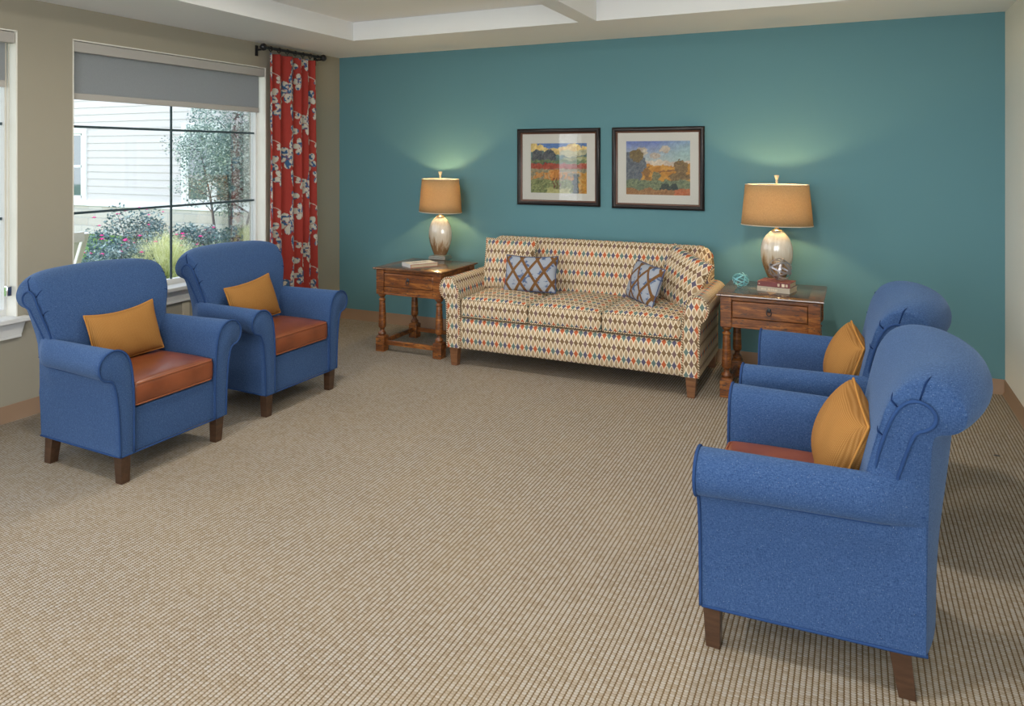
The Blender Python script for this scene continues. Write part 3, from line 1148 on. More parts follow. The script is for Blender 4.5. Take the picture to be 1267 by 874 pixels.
def pillow(name, w, h, t, mat, pmat, loc, rot, label, group=None, n=26, pr=0.0045, dent=0.0, pinch=0.045):
    root = empty(name, loc)
    root.rotation_euler = rot
    tag(root, label, 'throw pillow', group)
    us = [math.sin(-PI / 2 + PI * i / n) * 0.35 + (-1 + 2 * i / n) * 0.65 for i in range(n + 1)]

    def P(u, v, side):
        x = w / 2 * u * (1 - pinch * (1 - v * v))
        z = h / 2 * v * (1 - pinch * (1 - u * u))
        th = t / 2 * (max(0, 1 - u * u) * max(0, 1 - v * v)) ** 0.42
        wr = 0.004 * math.sin(9 * u + 4 * v) * th / t
        z -= dent * (1 - u * u) * max(0, v) ** 2
        return (x, side * (th + wr), z)
    mb = MB()
    V, F, U = [], [], []
    id_ = {}
    for side in (-1, 1):
        for i, u in enumerate(us):
            for j, v in enumerate(us):
                if (i in (0, n) or j in (0, n)):
                    if (0, i, j) in id_:
                        continue
                    id_[(0, i, j)] = len(V)
                else:
                    id_[(side, i, j)] = len(V)
                V.append(P(u, v, side))
    g = lambda s_, i, j: id_.get((0, i, j), id_.get((s_, i, j)))
    for side in (-1, 1):
        for i in range(n):
            for j in range(n):
                q = [(i, j), (i + 1, j), (i + 1, j + 1), (i, j + 1)]
                if side > 0:
                    q = q[::-1]
                F.append(tuple(g(side, a, b) for a, b in q))
                U += [(V[g(side, a, b)][0] + 5, V[g(side, a, b)][2] + 5) for a, b in q]
    mb.add(V, F, U)
    mb.obj('cover', mat, root, angle=180)
    edge = [P(u, -1, 1) for u in us[:-1]] + [P(1, v, 1) for v in us[:-1]] + [P(u, 1, 1) for u in us[::-1][:-1]] + [P(-1, v, 1) for v in us[::-1][:-1]]
    MB().tube(edge, pr, 8, closed=True).obj('piping', pmat, root, angle=180)
    return root


# ================================================================= armchairs
ARM = [(0.270, 0.15), (0.270, 0.30), (0.271, 0.42), (0.276, 0.52), (0.286, 0.60), (0.303, 0.655), (0.330, 0.690), (0.365, 0.707), (0.402, 0.708), (0.437, 0.693),
       (0.460, 0.664), (0.468, 0.630), (0.461, 0.596), (0.443, 0.572), (0.420, 0.561), (0.398, 0.553), (0.385, 0.530), (0.374, 0.49), (0.364, 0.42), (0.356, 0.32), (0.352, 0.22), (0.350, 0.15)]


def build_chair(name):
    root = empty(name)
    dn, pp = M['denim'], M['denim_pipe']
    prof = [(p.x, p.y) for p in spline([Vector((a, b, 0)) for a, b in ARM], 3)]

    def armpt(x, d, z, s):
        k = (0.345 - x) / 0.69
        low = 1 - sstep(0.45, 0.60, z)
        if d > 0.30:
            d = d - 0.026 * k * low
        if d > 0.33 and z > 0.48:
            d = 0.33 + (d - 0.33) * (1 - 0.48 * min(1, (0.345 - x) / 0.57) * sstep(0.48, 0.56, z))
        if x < -0.215 and z > 0.4:            # roll fades into the outside back
            f = min(1, (-0.215 - x) / 0.12)
            if d > 0.33:
                d = d + (0.332 - d) * f * 0.95
        return (x, s * d, z)
    for s in (-1, 1):
        rings = []
        for x, sh in [(0.350, 0.010), (0.348, 0.004), (0.342, 0.0)] + [(0.342 - (0.342 + 0.21) * i / 12, 0) for i in range(1, 13)] + [(-0.235, 0), (-0.26, 0), (-0.29, 0), (-0.315, 0), (-0.335, 0)]:
            ring = []
            for (d, z) in prof:
                dc_ = 0.385 if z > 0.57 else 0.318
                zc_ = 0.63
                if sh:
                    if z > 0.57:
                        v = Vector((d - 0.378, z - 0.63))
                        v = v * (1 - sh / max(0.05, v.length))
                        d2, z2 = 0.378 + v.x, 0.63 + v.y
                    else:
                        d2, z2 = d + (sh if d < 0.318 else -sh), z
                else:
                    d2, z2 = d, z
                ring.append(armpt(x, d2, z2, s))
            rings.append(ring)
        mb = MB().loft(rings)
        arm = fixn(mb.obj('arm', dn, root, angle=60))
        path = [armpt(0.3495, d, z, s) for d, z in prof]
        MB().tube(path, 0.006, 8).obj('piping', pp, arm, angle=180)
        path = [armpt(0.335 - 0.57 * i / 14, 0.398, 0.5525, s) for i in range(15)]
        MB().tube(path, 0.003, 6).obj('seam', pp, arm, angle=180)
    # seat frame
    mb = MB()
    V = [(-0.335, -0.325, 0.148), (0.334, -0.345, 0.148), (0.334, 0.345, 0.148), (-0.335, 0.325, 0.148), (-0.335, -0.325, 0.36), (0.334, -0.28, 0.375), (0.334, 0.28, 0.375), (-0.335, 0.325, 0.36)]
    mb.add(V, [(3, 2, 1, 0), (4, 5, 6, 7), (0, 1, 5, 4), (1, 2, 6, 5), (2, 3, 7, 6), (3, 0, 4, 7)])
    mb.obj('seat_frame', dn, root, bevel=0.006)
    e = [(-0.338, -0.326), (0.347, -0.350), (0.347, 0.350), (-0.338, 0.326)]
    path = []
    for i in range(4):
        a, b = Vector((*e[i], 0)), Vector((*e[(i + 1) % 4], 0))
        for k in range(12):
            p = a + (b - a) * (k / 12 * 0.985 + 0.0075)
            path.append((p.x, p.y, 0.149))
    MB().tube(path, 0.0055, 8, closed=True).obj('bottom_welt', pp, root, angle=180)
    # back
    full = [(-0.115, 0.33), (-0.118, 0.45), (-0.135, 0.58), (-0.160, 0.70), (-0.184, 0.81), (-0.205, 0.90), (-0.228, 0.97), (-0.265, 1.024), (-0.320, 1.052), (-0.374, 1.045), (-0.414, 1.016), (-0.436, 0.97), (-0.436, 0.92), (-0.420, 0.885), (-0.397, 0.868), (-0.368, 0.860), (-0.352, 0.835), (-0.347, 0.76), (-0.343, 0.60), (-0.340, 0.40), (-0.337, 0.15)]
    end = [(-0.125, 0.33), (-0.128, 0.45), (-0.146, 0.58), (-0.168, 0.70), (-0.188, 0.80), (-0.206, 0.875), (-0.226, 0.935), (-0.262, 0.990), (-0.310, 1.015), (-0.360, 1.010), (-0.405, 0.985), (-0.432, 0.948), (-0.434, 0.915), (-0.420, 0.888), (-0.392, 0.872), (-0.360, 0.864), (-0.347, 0.838), (-0.344, 0.76), (-0.341, 0.60), (-0.339, 0.40), (-0.336, 0.15)]
    fs = spline([Vector((a, b, 0)) for a, b in full], 3)
    es = spline([Vector((a, b, 0)) for a, b in end], 3)
    HW = 0.336

    def zsc(z):
        return 0.955 + 0.045 * sstep(0.48, 0.62, z) + 0.19 * sstep(0.62, 0.93, z)

    def backpt(y, i):
        a = abs(y) / HW
        q = max(0, (a - 0.58) / 0.42)
        t = 1 - math.sqrt(max(0, 1 - q * q))
        p = fs[i].lerp(es[i], t)
        bar = -(0.057 + 0.036 * sstep(0.3, 0.8, p.y) + 0.02 * sstep(0.85, 0.95, p.y)) * (1 - a * a) * min(1, max(0, (-0.19 - p.x) / 0.17))
        hh = 0.008 * (1 - a * a) * sstep(0.9, 1.05, p.y)
        return (p.x + bar, y * zsc(p.y), p.y + hh)
    ys = [-1, -0.995, -0.98, -0.95, -0.91, -0.86, -0.8, -0.73, -0.66, -0.58, -0.45, -0.3, -0.15, 0]
    ys = ys + [-a for a in ys[-2::-1]]
    rings = [[backpt(a * HW, i) for i in range(len(fs))] for a in ys]
    bk = fixn(MB().loft(rings).obj('backrest', dn, root, angle=60))
    # scroll panels on the sides of the back
    A_ = [(-0.186, 0.672), (-0.198, 0.76), (-0.216, 0.84), (-0.238, 0.905), (-0.265, 0.948), (-0.300, 0.966), (-0.334, 0.956), (-0.354, 0.930), (-0.350, 0.900), (-0.328, 0.880), (-0.303, 0.866), (-0.285, 0.82), (-0.264, 0.74), (-0.243, 0.650)]
    sp = spline([Vector((a, b, 0)) for a, b in A_], 3)
    for s in (-1, 1):
        V = []
        for off in (-0.006, 0.013):
            V += [(p.x, s * (HW * zsc(p.y) + off), p.y) for p in sp]
        n = len(sp)
        # inset face ring for soft edge
        F = [tuple(range(n, 2 * n)), tuple(range(n))[::-1]] + [(k, (k + 1) % n, n + (k + 1) % n, n + k) for k in range(n)]
        pn = fixn(mesh('scroll_panel', V, F, dn, root, angle=50, bevel=0.004))
        MB().tube([(p.x, s * (HW * zsc(p.y) + 0.012), p.y) for p in sp], 0.0062, 8).obj('piping', pp, pn, angle=180)
        # gathered pleats round the scroll head, their crease shade put into dark tubes
        for i_ in (14, 19, 25):
            pth = []
            for k in range(9):
                a = 0.999 - 0.075 * k / 8
                p = Vector(backpt(s * a * HW, i_))
                q = Vector(backpt(s * a * HW, i_ + 1)) - Vector(backpt(s * a * HW, i_ - 1))
                pth.append(p + Vector((0, s * 0.0008, 0)))
            e0 = pth[0]
            near = min(sp, key=lambda w: (w.x - e0.x) ** 2 + (w.y - e0.z) ** 2)
            pth = [Vector((near.x, s * (HW * zsc(near.y) + 0.002), near.y))] + pth[:-1]
            MB().tube(pth, [0.0022, 0.0030, 0.0030, 0.0028, 0.0025, 0.0022, 0.0018, 0.0012, 0.0006], 6).obj('pleat', M['denim_dark'], bk, angle=180)
        pth = [(-0.243 - 0.09 * k / 6, s * (0.343 - 0.004 * k / 6), 0.588) for k in range(7)]
        MB().tube(pth, 0.003, 6).obj('seam', pp, bk, angle=180)
    # leather seat
    mp = lambda l, d, z: (d, l, z)
    cu = fixn(cushion(MB(), -0.268, 0.268, -0.14, 0.343, 0.382, 0.508, mp, r=0.026, crown=0.026).obj('seat_cushion', M['leather'], root, angle=180))
    for z in (0.501, 0.392):
        MB().tube(rim(-0.264, 0.264, -0.137, 0.342, z, 0.03, mp), 0.0042, 8, closed=True).obj('piping', M['leather_pipe'], cu, angle=180)
    for s in (-1, 1):
        MB().frus(0.311, s * 0.308, 0, 0.150, 0.024, 0.024, 0.029, 0.029, 0.003, s * 0.004).obj('leg', M['leg'], root, bevel=0.002)
        MB().frus(-0.285, s * 0.300, 0, 0.150, 0.025, 0.023, 0.031, 0.029, 0.022, s * 0.0).obj('leg', M['leg'], root, bevel=0.002)
    return root


GC = 'blue upholstered armchairs with leather seats'
chair = build_chair('armchair')
chair.location = (1.145, -3.318, 0)
tag(chair, 'blue rolled-arm armchair at far left, nearest the left wall and the camera', 'armchair', GC)
for loc, rz, lab in (((1.122, -2.25, 0), math.radians(-1.0), 'blue rolled-arm armchair beside the red curtain, behind the far-left armchair'),
                     ((4.785, -3.305, 0), PI, 'large blue armchair in the right foreground, its side and rolled back towards us'),
                     ((4.785, -2.20, 0), PI, 'blue armchair on the right partly hidden behind the foreground one, near the teal wall')):
    c = dup(chair, loc, rz)
    c['label'] = lab

GP = 'mustard lumbar pillows on the armchairs'
T_ = math.radians(-17)
pillow('lumbar_pillow', 0.425, 0.300, 0.14, M['mustard'], M['mustard_pipe'], (1.045, -3.30, 0.672), (T_, math.radians(-3), PI / 2 - 0.06), 'mustard yellow pillow on the far-left blue armchair', GP, dent=0.02)
pillow('lumbar_pillow', 0.425, 0.300, 0.14, M['mustard'], M['mustard_pipe'], (1.035, -2.28, 0.672), (T_, math.radians(-6), PI / 2), 'mustard yellow pillow on the armchair beside the red curtain', GP, dent=0.01)
pillow('lumbar_pillow', 0.455, 0.315, 0.20, M['mustard'], M['mustard_pipe'], (4.885, -3.30, 0.675), (math.radians(-20), math.radians(4), -PI / 2 + 0.10), 'mustard yellow pillow on the right foreground armchair', GP)
pillow('lumbar_pillow', 0.455, 0.315, 0.19, M['mustard'], M['mustard_pipe'], (4.885, -2.22, 0.675), (math.radians(-18), math.radians(4), -PI / 2 + 0.12), 'mustard yellow pillow on the armchair behind the right foreground one', GP)

# ================================================================= sofa
sofa = tag(empty('sofa', (2.925, -0.60, 0)), 'three-seat sofa in cream, orange and taupe ogee pattern against the teal wall', 'sofa')
og, we = M['ogee'], M['welt']
SARM = [(0.895, 0.15), (0.895, 0.30), (0.896, 0.42), (0.900, 0.52), (0.908, 0.60), (0.925, 0.665), (0.955, 0.703), (0.995, 0.716), (1.035, 0.706),
        (1.066, 0.676), (1.078, 0.635), (1.072, 0.590), (1.050, 0.556), (1.027, 0.535), (1.018, 0.50), (1.014, 0.42), (1.012, 0.30), (1.012, 0.15)]
sprof = [(p.x, p.y) for p in spline([Vector((a, b, 0)) for a, b in SARM], 3)]
YF = -0.445
for s in (-1, 1):
    rings = []
    for y, sh in [(YF - 0.004, 0.010), (YF, 0.003), (YF + 0.008, 0)] + [(YF + 0.008 + 0.80 * i / 10, 0) for i in range(1, 11)]:
        ring = []
        for d, z in sprof:
            if sh:
                if z > 0.55:
                    v = Vector((d - 0.990, z - 0.625))
                    v = v * (1 - sh / max(0.05, v.length))
                    d, z = 0.990 + v.x, 0.625 + v.y
                else:
                    d = d + (sh if d < 0.955 else -sh)
            ring.append((s * d, y, z))
        rings.append(ring)
    a = fixn(MB().loft(rings, v0=0.03).obj('arm', og, sofa, angle=60))
    MB().tube([(s * d, YF - 0.001, z) for d, z in sprof], 0.0058, 8).obj('welt', we, a, angle=180)
    MB().tube([(s * (1.033), YF + 0.02 + 0.76 * k / 30, 0.541) for k in range(31)], 0.005, 6).obj('welt', we, a, angle=180)
# seat frame
mb = MB()
ring = lambda x: [(x, 0.46, 0.145), (x, 0.46, 0.38), (x, -0.40, 0.392), (x, -0.425, 0.388), (x, -0.435, 0.375), (x, -0.437, 0.27), (x, -0.436, 0.16), (x, -0.425, 0.145)]
mb.loft([ring(x) for x in [-0.90 + 1.8 * k / 20 for k in range(21)]])
fixn(mb.obj('seat_frame', og, sofa, angle=50))
mpx = lambda l, d, z: (l, d, z)
for k in range(3):
    l0 = -0.893 + k * 0.5955
    cu = fixn(cushion(MB(), l0 + 0.002, l0 + 0.5935, 0.22, -0.445, 0.402, 0.553, mpx, r=0.03, crown=0.038).obj('seat_cushion', og, sofa, angle=180))
    for z in (0.545, 0.412):
        MB().tube(rim(l0 + 0.006, l0 + 0.5895, -0.443, 0.21, z, 0.03, mpx), 0.0052, 8, closed=True).obj('welt', we, cu, angle=180)
# back
bp = [(0.16, 0.42), (0.17, 0.56), (0.195, 0.70), (0.225, 0.83), (0.245, 0.905), (0.268, 0.955), (0.305, 0.984), (0.350, 0.985), (0.392, 0.962), (0.415, 0.92), (0.424, 0.86), (0.430, 0.70), (0.44, 0.45), (0.45, 0.145)]
bs = spline([Vector((a, b, 0)) for a, b in bp], 4)
hw = 0.975
rings = []
aa = [-1, -0.997, -0.99, -0.975, -0.955, -0.93, -0.9] + [-0.8 + 0.1 * k for k in range(17)] + [0.9, 0.93, 0.955, 0.975, 0.99, 0.997, 1]
for a in aa:
    l = a * hw
    q = max(0, (abs(l) - (hw - 0.10)) / 0.10)
    c = 1 - math.sqrt(max(0, 1 - q * q))
    ring = []
    for p in bs:
        z = p.y - 0.095 * c * sstep(0.55, 0.98, p.y) if p.y > 0.55 else p.y
        y = p.x
        if p.x < 0.33:
            y = p.x + 0.05 * c
        else:
            y = p.x - 0.015 * c
        ring.append((l, y, z))
    rings.append(ring)
bk = fixn(MB().loft(rings, v0=0.02).obj('backrest', og, sofa, angle=60))
for s in (-1, 1):
    MB().tube([(s * (hw - 0.004), y, z) for (_, y, z) in rings[0][8:40]], 0.0055, 8).obj('welt', we, bk, angle=180)
for s in (-1, 1):
    MB().frus(s * 0.955, -0.405, 0, 0.150, 0.026, 0.026, 0.038, 0.034).obj('leg', M['sofaleg'], sofa, bevel=0.002)
    MB().frus(s * 0.955, 0.415, 0, 0.150, 0.026, 0.026, 0.034, 0.032).obj('leg', M['sofaleg'], sofa, bevel=0.002)

pillow('throw_pillow', 0.47, 0.44, 0.15, og, we, (2.222, -0.520, 0.770), (math.radians(-14), 0, math.radians(2)), 'square ogee-patterned pillow leaning in the left corner of the sofa', pr=0.006)
pillow('throw_pillow', 0.45, 0.42, 0.17, og, we, (3.715, -0.55, 0.757), (math.radians(-20), math.radians(15), math.radians(-38)), 'square ogee-patterned pillow leaning in the right corner of the sofa', pr=0.006)
pillow('lumbar_pillow', 0.455, 0.30, 0.12, M['lattice'], M['navy'], (2.492, -0.665, 0.730), (math.radians(-16), math.radians(-1), math.radians(4)), 'grey-blue lattice pillow at the left end of the sofa', pr=0.004, dent=0.008)
pillow('lumbar_pillow', 0.42, 0.30, 0.13, M['lattice'], M['navy'], (3.462, -0.70, 0.728), (math.radians(-20), math.radians(3), math.radians(-46)), 'grey-blue lattice pillow at the right end of the sofa, turned sideways', pr=0.004)

# ================================================================= end tables
wd = M['wood']


def build_table(name):
    t = empty(name)
    mb = MB()
    fr = [(0.0, 0.735), (0.343, 0.735), (0.350, 0.731), (0.351, 0.724), (0.342, 0.719), (0.337, 0.714), (0.333, 0.712), (0.0, 0.712)]
    V, F = [], []
    n = len(fr) - 2
    P = fr[1:-1]
    for sx_, sy_ in ((-1, -1), (1, -1), (1, 1), (-1, 1)):
        V += [(sx_ * p, sy_ * (p - 0.028), z) for p, z in P]
    for k in range(4):
        k2 = (k + 1) % 4
        for i in range(n - 1):
            F.append((k * n + i, k * n + i + 1, k2 * n + i + 1, k2 * n + i))
    F.append((0, n, 2 * n, 3 * n))
    F.append((n - 1, 4 * n - 1, 3 * n - 1, 2 * n - 1))
    fixn(mesh('table_top', V, F, M['top'], t, angle=30))
    for sx_ in (-1, 1):
        for sy_ in (-1, 1):
            x, y = sx_ * 0.289, sy_ * 0.262
            mb = MB().box(x - 0.038, x + 0.038, y - 0.038, y + 0.038, 0.500, 0.714)
            prof = [(0.030, 0.500), (0.036, 0.492), (0.030, 0.482), (0.019, 0.470), (0.018, 0.462), (0.029, 0.454), (0.031, 0.447), (0.024, 0.440), (0.025, 0.432), (0.027, 0.40),
                    (0.0305, 0.33), (0.033, 0.25), (0.034, 0.215), (0.030, 0.205), (0.020, 0.197), (0.0185, 0.180), (0.024, 0.170), (0.034, 0.160), (0.036, 0.150), (0.032, 0.142), (0.032, 0.132)]
            mb.lathe(prof[::-1], (x, y, 0), 20)
            mb.frus(x, y, 0, 0.128, 0.041, 0.041, 0.041, 0.041).frus(x, y, 0.128, 0.137, 0.041, 0.041, 0.030, 0.030)
            mb.obj('leg', wd, t, bevel=0.003, angle=35)
    for s in (-1, 1):
        MB().box(-0.25, 0.25, s * 0.262 - 0.013, s * 0.262 + 0.013, 0.058, 0.098).obj('stretcher', wd, t, bevel=0.003)
        MB().box(s * 0.289 - 0.013, s * 0.289 + 0.013, -0.222, 0.222, 0.058, 0.098).obj('stretcher', wd, t, bevel=0.003)
        MB().box(s * 0.305 - 0.009, s * 0.305 + 0.009, -0.226, 0.226, 0.512, 0.712).obj('side_panel', wd, t, bevel=0.003)
    MB().box(-0.252, 0.252, 0.268, 0.286, 0.512, 0.712).obj('back_panel', wd, t, bevel=0.003)
    mb = MB().box(-0.252, 0.252, -0.290, -0.262, 0.690, 0.713).box(-0.252, 0.252, -0.290, -0.262, 0.512, 0.566).box(-0.252, 0.252, -0.297, -0.262, 0.500, 0.514).box(-0.252, 0.252, -0.268, -0.262, 0.56, 0.70)
    mb.obj('front_frame', wd, t, bevel=0.003)
    dr = MB().box(-0.247, 0.247, -0.296, -0.270, 0.570, 0.686).obj('drawer', wd, t, bevel=0.006, bseg=3)
    mb = MB().lathe([(0.0, 0), (0.014, 0.0), (0.015, 0.003), (0.009, 0.008), (0.0, 0.010)], (0, 0, 0), 16)
    R = Matrix.Rotation(PI / 2, 4, 'X')
    mb.V = [tuple(R @ Vector(v) + Vector((0, -0.296, 0.640))) for v in mb.V]
    mb.tube([(0.0155 * math.sin(a), -0.3085 + 0.003 * math.cos(a), 0.621 + 0.0165 * math.cos(a)) for a in [2 * PI * k / 20 for k in range(20)]], 0.0032, 8, closed=True)
    mb.tube([(0, -0.300, 0.640), (0, -0.310, 0.640)], 0.005, 8)
    mb.obj('ring_pull', M['black'], dr, angle=60)
    return t


TL, TR = (1.460, -0.632), (4.390, -0.618)
GT = 'chestnut end tables with one drawer'
tb = build_table('end_table')
tb.location = (*TL, 0)
tag(tb, 'distressed wooden end table with turned legs left of the sofa, holding one book', 'end table', GT)
t2 = dup(tb, (*TR, 0))
t2['label'] = 'distressed wooden end table with turned legs right of the sofa, holding the wire balls'


# ================================================================= lamps
def build_lamp(name, shade_rot):
    t = empty(name)
    mb = MB().box(-0.089, 0.089, -0.068, 0.068, 0.0, 0.022).box(-0.083, 0.083, -0.062, 0.062, 0.022, 0.034)
    mb.obj('lamp_base', M['baseplate'], t, bevel=0.003)
    prof = [(0.062, 0.0), (0.070, 0.012), (0.086, 0.05), (0.104, 0.10), (0.115, 0.15), (0.118, 0.19), (0.115, 0.235), (0.103, 0.28), (0.080, 0.32), (0.052, 0.348), (0.034, 0.358)]
    ps = [(p.x, p.y) for p in spline([Vector((a, b, 0)) for a, b in prof], 4)]
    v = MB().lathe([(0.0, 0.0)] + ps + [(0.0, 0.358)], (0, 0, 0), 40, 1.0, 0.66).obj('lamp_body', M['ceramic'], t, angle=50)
    v.location = (0, 0, 0.040)
    MB().lathe([(0.064, 0.0), (0.066, 0.004), (0.058, 0.009), (0.0, 0.009)], (0, 0, 0.033), 32, 1, 0.7).obj('lamp_foot_ring', M['silver'], t, angle=40)
    MB().lathe([(0.036, 0.394), (0.040, 0.399), (0.036, 0.405), (0.018, 0.412), (0.014, 0.425), (0.022, 0.432), (0.024, 0.440), (0.012, 0.446), (0.010, 0.50), (0.016, 0.505), (0.016, 0.56), (0.0, 0.56)], (0, 0, 0), 24).obj('lamp_neck', M['silver'], t, angle=40)
    # oval drum shade
    z0, z1 = 0.440, 0.755
    a0, b0, a1, b1 = 0.262, 0.172, 0.232, 0.146
    n = 64
    V, F = [], []
    th = 0.0015
    for (z, a, b) in ((z0, a0, b0), (z0 + 0.10, a0 + (a1 - a0) * 0.32, b0 + (b1 - b0) * 0.32), (z0 + 0.2, a0 + (a1 - a0) * 0.64, b0 + (b1 - b0) * 0.64), (z1, a1, b1)):
        for k in range(n):
            an = 2 * PI * k / n
            V.append((a * math.cos(an), b * math.sin(an), z))
    for i in range(3):
        for k in range(n):
            F.append((i * n + k, i * n + (k + 1) % n, (i + 1) * n + (k + 1) % n, (i + 1) * n + k))
    sh = mesh('lamp_shade', V, F, M['shadefab'], t, angle=180)
    so = sh.modifiers.new('t', 'SOLIDIFY')
    so.thickness = 0.002
    sh.rotation_euler = (0, 0, shade_rot)
    for (z, a, b) in ((z0 + 0.003, a0, b0), (z1 - 0.003, a1, b1)):
        MB().tube([((a - 0.001) * math.cos(2 * PI * k / n), (b - 0.001) * math.sin(2 * PI * k / n), z) for k in range(n)], 0.0035, 6, closed=True).obj('rim', M['shadeliner'], sh, angle=180)
    mb = MB()
    for an in (0, PI / 2, PI, 3 * PI / 2):
        mb.tube([(0, 0, z1 - 0.008), ((a1 - 0.003) * math.cos(an), (b1 - 0.003) * math.sin(an), z1 - 0.008)], 0.0018, 6)
    mb.obj('spider', M['silver'], sh)
    MB().tube([(0.045 * math.sin(PI * k / 16) * (1 if k <= 16 else 1), 0, 0.50 + 0.245 * k / 16) for k in range(17)], 0.0018, 6).tube([(-0.045 * math.sin(PI * k / 16), 0, 0.50 + 0.245 * k / 16) for k in range(17)], 0.0018, 6).obj('harp', M['silver'], t)
    MB().lathe([(0.006, 0.745), (0.007, 0.765), (0.010, 0.775), (0.0075, 0.785), (0.012, 0.80), (0.018, 0.818), (0.018, 0.824), (0.0, 0.826)], (0, 0, 0), 20).obj('finial', M['ivory'], t, angle=35)
    e = G('warm_bulb')
    em = e.n('Emission')
    em.inputs[0].default_value = (1.0, 0.68, 0.30, 1)
    em.inputs[1].default_value = LAMP_P / (PI * 4 * PI * 0.028 ** 2)
    e.t.links.new(em.outputs[0], e.out.inputs[0])
    MB().lathe([(0.0, -0.028), (0.014, -0.0242), (0.0242, -0.014), (0.028, 0.0), (0.0242, 0.014), (0.014, 0.0242), (0.0, 0.028)], (0, 0, 0.615), 16).obj('bulb', e.m, t, angle=180)
    return t


M['ivory'] = G('ivory_finial', 0.3, 0.5, col=(0.62, 0.55, 0.38)).m
GL = 'ceramic table lamps with linen shades'
la = build_lamp('table_lamp', math.radians(-27))
la.location = (1.385, -0.262, 0.735)
tag(la, 'lit ceramic table lamp on the end table left of the sofa', 'table lamp', GL)
lb = dup(la, (4.385, -0.30, 0.735))
lb['label'] = 'lit ceramic table lamp on the end table right of the sofa'
for c in lb.children:
    if c.name.startswith('lamp_shade'):
        c.rotation_euler = (0, 0, 0)


# ================================================================= books and wire balls
def book(name, loc, rz, w, d, h, cover, pages, label, spine='-y', group=None):
    t = tag(empty(name, loc, rz), label, 'book', group)
    c = 0.003
    mb = MB().box(-w / 2, w / 2, -d / 2, d / 2, 0, c).box(-w / 2, w / 2, -d / 2, d / 2, h - c, h)
    if spine == '-y':
        mb.box(-w / 2, w / 2, -d / 2 - 0.001, -d / 2 + c, 0.0, h)
    elif spine == '-x':
        mb.box(-w / 2 - 0.001, -w / 2 + c, -d / 2, d / 2, 0.0, h)
    mb.obj('cover', cover, t, bevel=0.001)
    MB().box(-w / 2 + 0.004, w / 2 - 0.004, -d / 2 + 0.004, d / 2 - 0.004, c - 0.0005, h - c + 0.0005).obj('pages', pages, t)
    return t


b1 = book('book', (4.420, -0.645, 0.735), math.radians(-14), 0.232, 0.165, 0.036, M['greybook'], M['page'], 'cream hardback book, the lower of two under the grey wire ball')
random.seed(3)
mb = MB()
x = -0.085
for wl in (0.009, 0.010, 0.009, 0.010, None, 0.009, 0.012, 0.010, 0.009, 0.011, 0.009, 0.010):
    if wl is None:
        x += 0.010
        continue
    mb.box(x, x + 0.0022, -0.0850, -0.0836, 0.010, 0.024).box(x + 0.004, x + 0.006, -0.0850, -0.0836, 0.010 + 0.004 * random.random(), 0.024).box(x, x + 0.006, -0.0850, -0.0836, 0.021, 0.024)
    x += wl
mb.obj('spine_print', M['gold'], b1)
b2 = book('book', (4.417, -0.640, 0.771), math.radians(-11), 0.228, 0.160, 0.036, M['maroon'], M['page'], 'maroon hardback book on top of the cream one, under the grey wire ball')
mb = MB()
for x, w_, z0_, z1_ in ((-0.105, 0.008, 0.014, 0.020), (0.028, 0.005, 0.009, 0.027), (0.036, 0.005, 0.009, 0.027), (0.028, 0.013, 0.009, 0.012), (0.056, 0.020, 0.007, 0.028), (0.084, 0.005, 0.009, 0.027), (0.092, 0.005, 0.009, 0.027)):
    mb.box(x, x + w_, -0.0826, -0.0811, z0_, z1_)
mb.obj('spine_print', M['gold'], b2)
b3 = book('book', (1.447, -0.715, 0.735), math.radians(57), 0.262, 0.185, 0.030, M['redbook'], M['page'], 'white-jacketed red book lying on the left end table', spine='-x')
MB().box(-0.130, 0.130, -0.091, 0.091, 0.0300, 0.0312).box(-0.1325, -0.1315, -0.092, 0.092, 0.001, 0.0305).obj('jacket', M['whitebook'], b3)
mb = MB()
random.seed(5)
for k in range(3):
    for q in range(7):
        mb.box(-0.07 + q * 0.021, -0.07 + q * 0.021 + 0.010 + 0.006 * random.random(), 0.022 - k * 0.022, 0.022 - k * 0.022 + 0.012, 0.0312, 0.0315)
mb.obj('cover_print', M['greyink'], b3)


def wireball(name, c, R, w, mat, label, seed, nb=7):
    rs = random.Random(seed)
    mb = MB()
    for k in range(nb):
        ax = Vector((rs.uniform(-1, 1), rs.uniform(-1, 1), rs.uniform(-0.9, 0.9))).normalized()
        # rings tilted evenly
        ph = PI * k / nb
        th = (0.35, 1.05, 0.75, 1.35, 0.5, 1.2, 0.9)[k % 7]
        ax = Vector((math.sin(th) * math.cos(2 * ph), math.sin(th) * math.sin(2 * ph), math.cos(th)))
        u = ax.orthogonal().normalized()
        v = ax.cross(u)
        n = 48
        V, F = [], []
        r = R - 0.0025 * (k % 2)
        for i in range(n):
            a = 2 * PI * i / n
            rd = u * math.cos(a) + v * math.sin(a)
            for (dr, dw) in ((0, -w / 2), (0, w / 2), (-0.0022, w / 2), (-0.0022, -w / 2)):
                V.append(rd * (r + dr) + ax * dw)
        for i in range(n):
            j = (i + 1) % n
            for q in range(4):
                q2 = (q + 1) % 4
                F.append((i * 4 + q, i * 4 + q2, j * 4 + q2, j * 4 + q))
        mb.add(V, F)
    o = fixn(mb.obj(name, mat, angle=40))
    o.location = c
    return tag(o, label, 'decorative ball')


wireball('wire_ball', (4.165, -0.640, 0.735 + 0.0600), 0.059, 0.0075, M['tealmetal'], 'small teal metal strap ball on the right end table', 1, 5)
wireball('wire_ball', (4.438, -0.640, 0.807 + 0.0835), 0.0825, 0.012, M['greymetal'], 'larger grey metal strap ball on top of the stacked books', 2, 6)

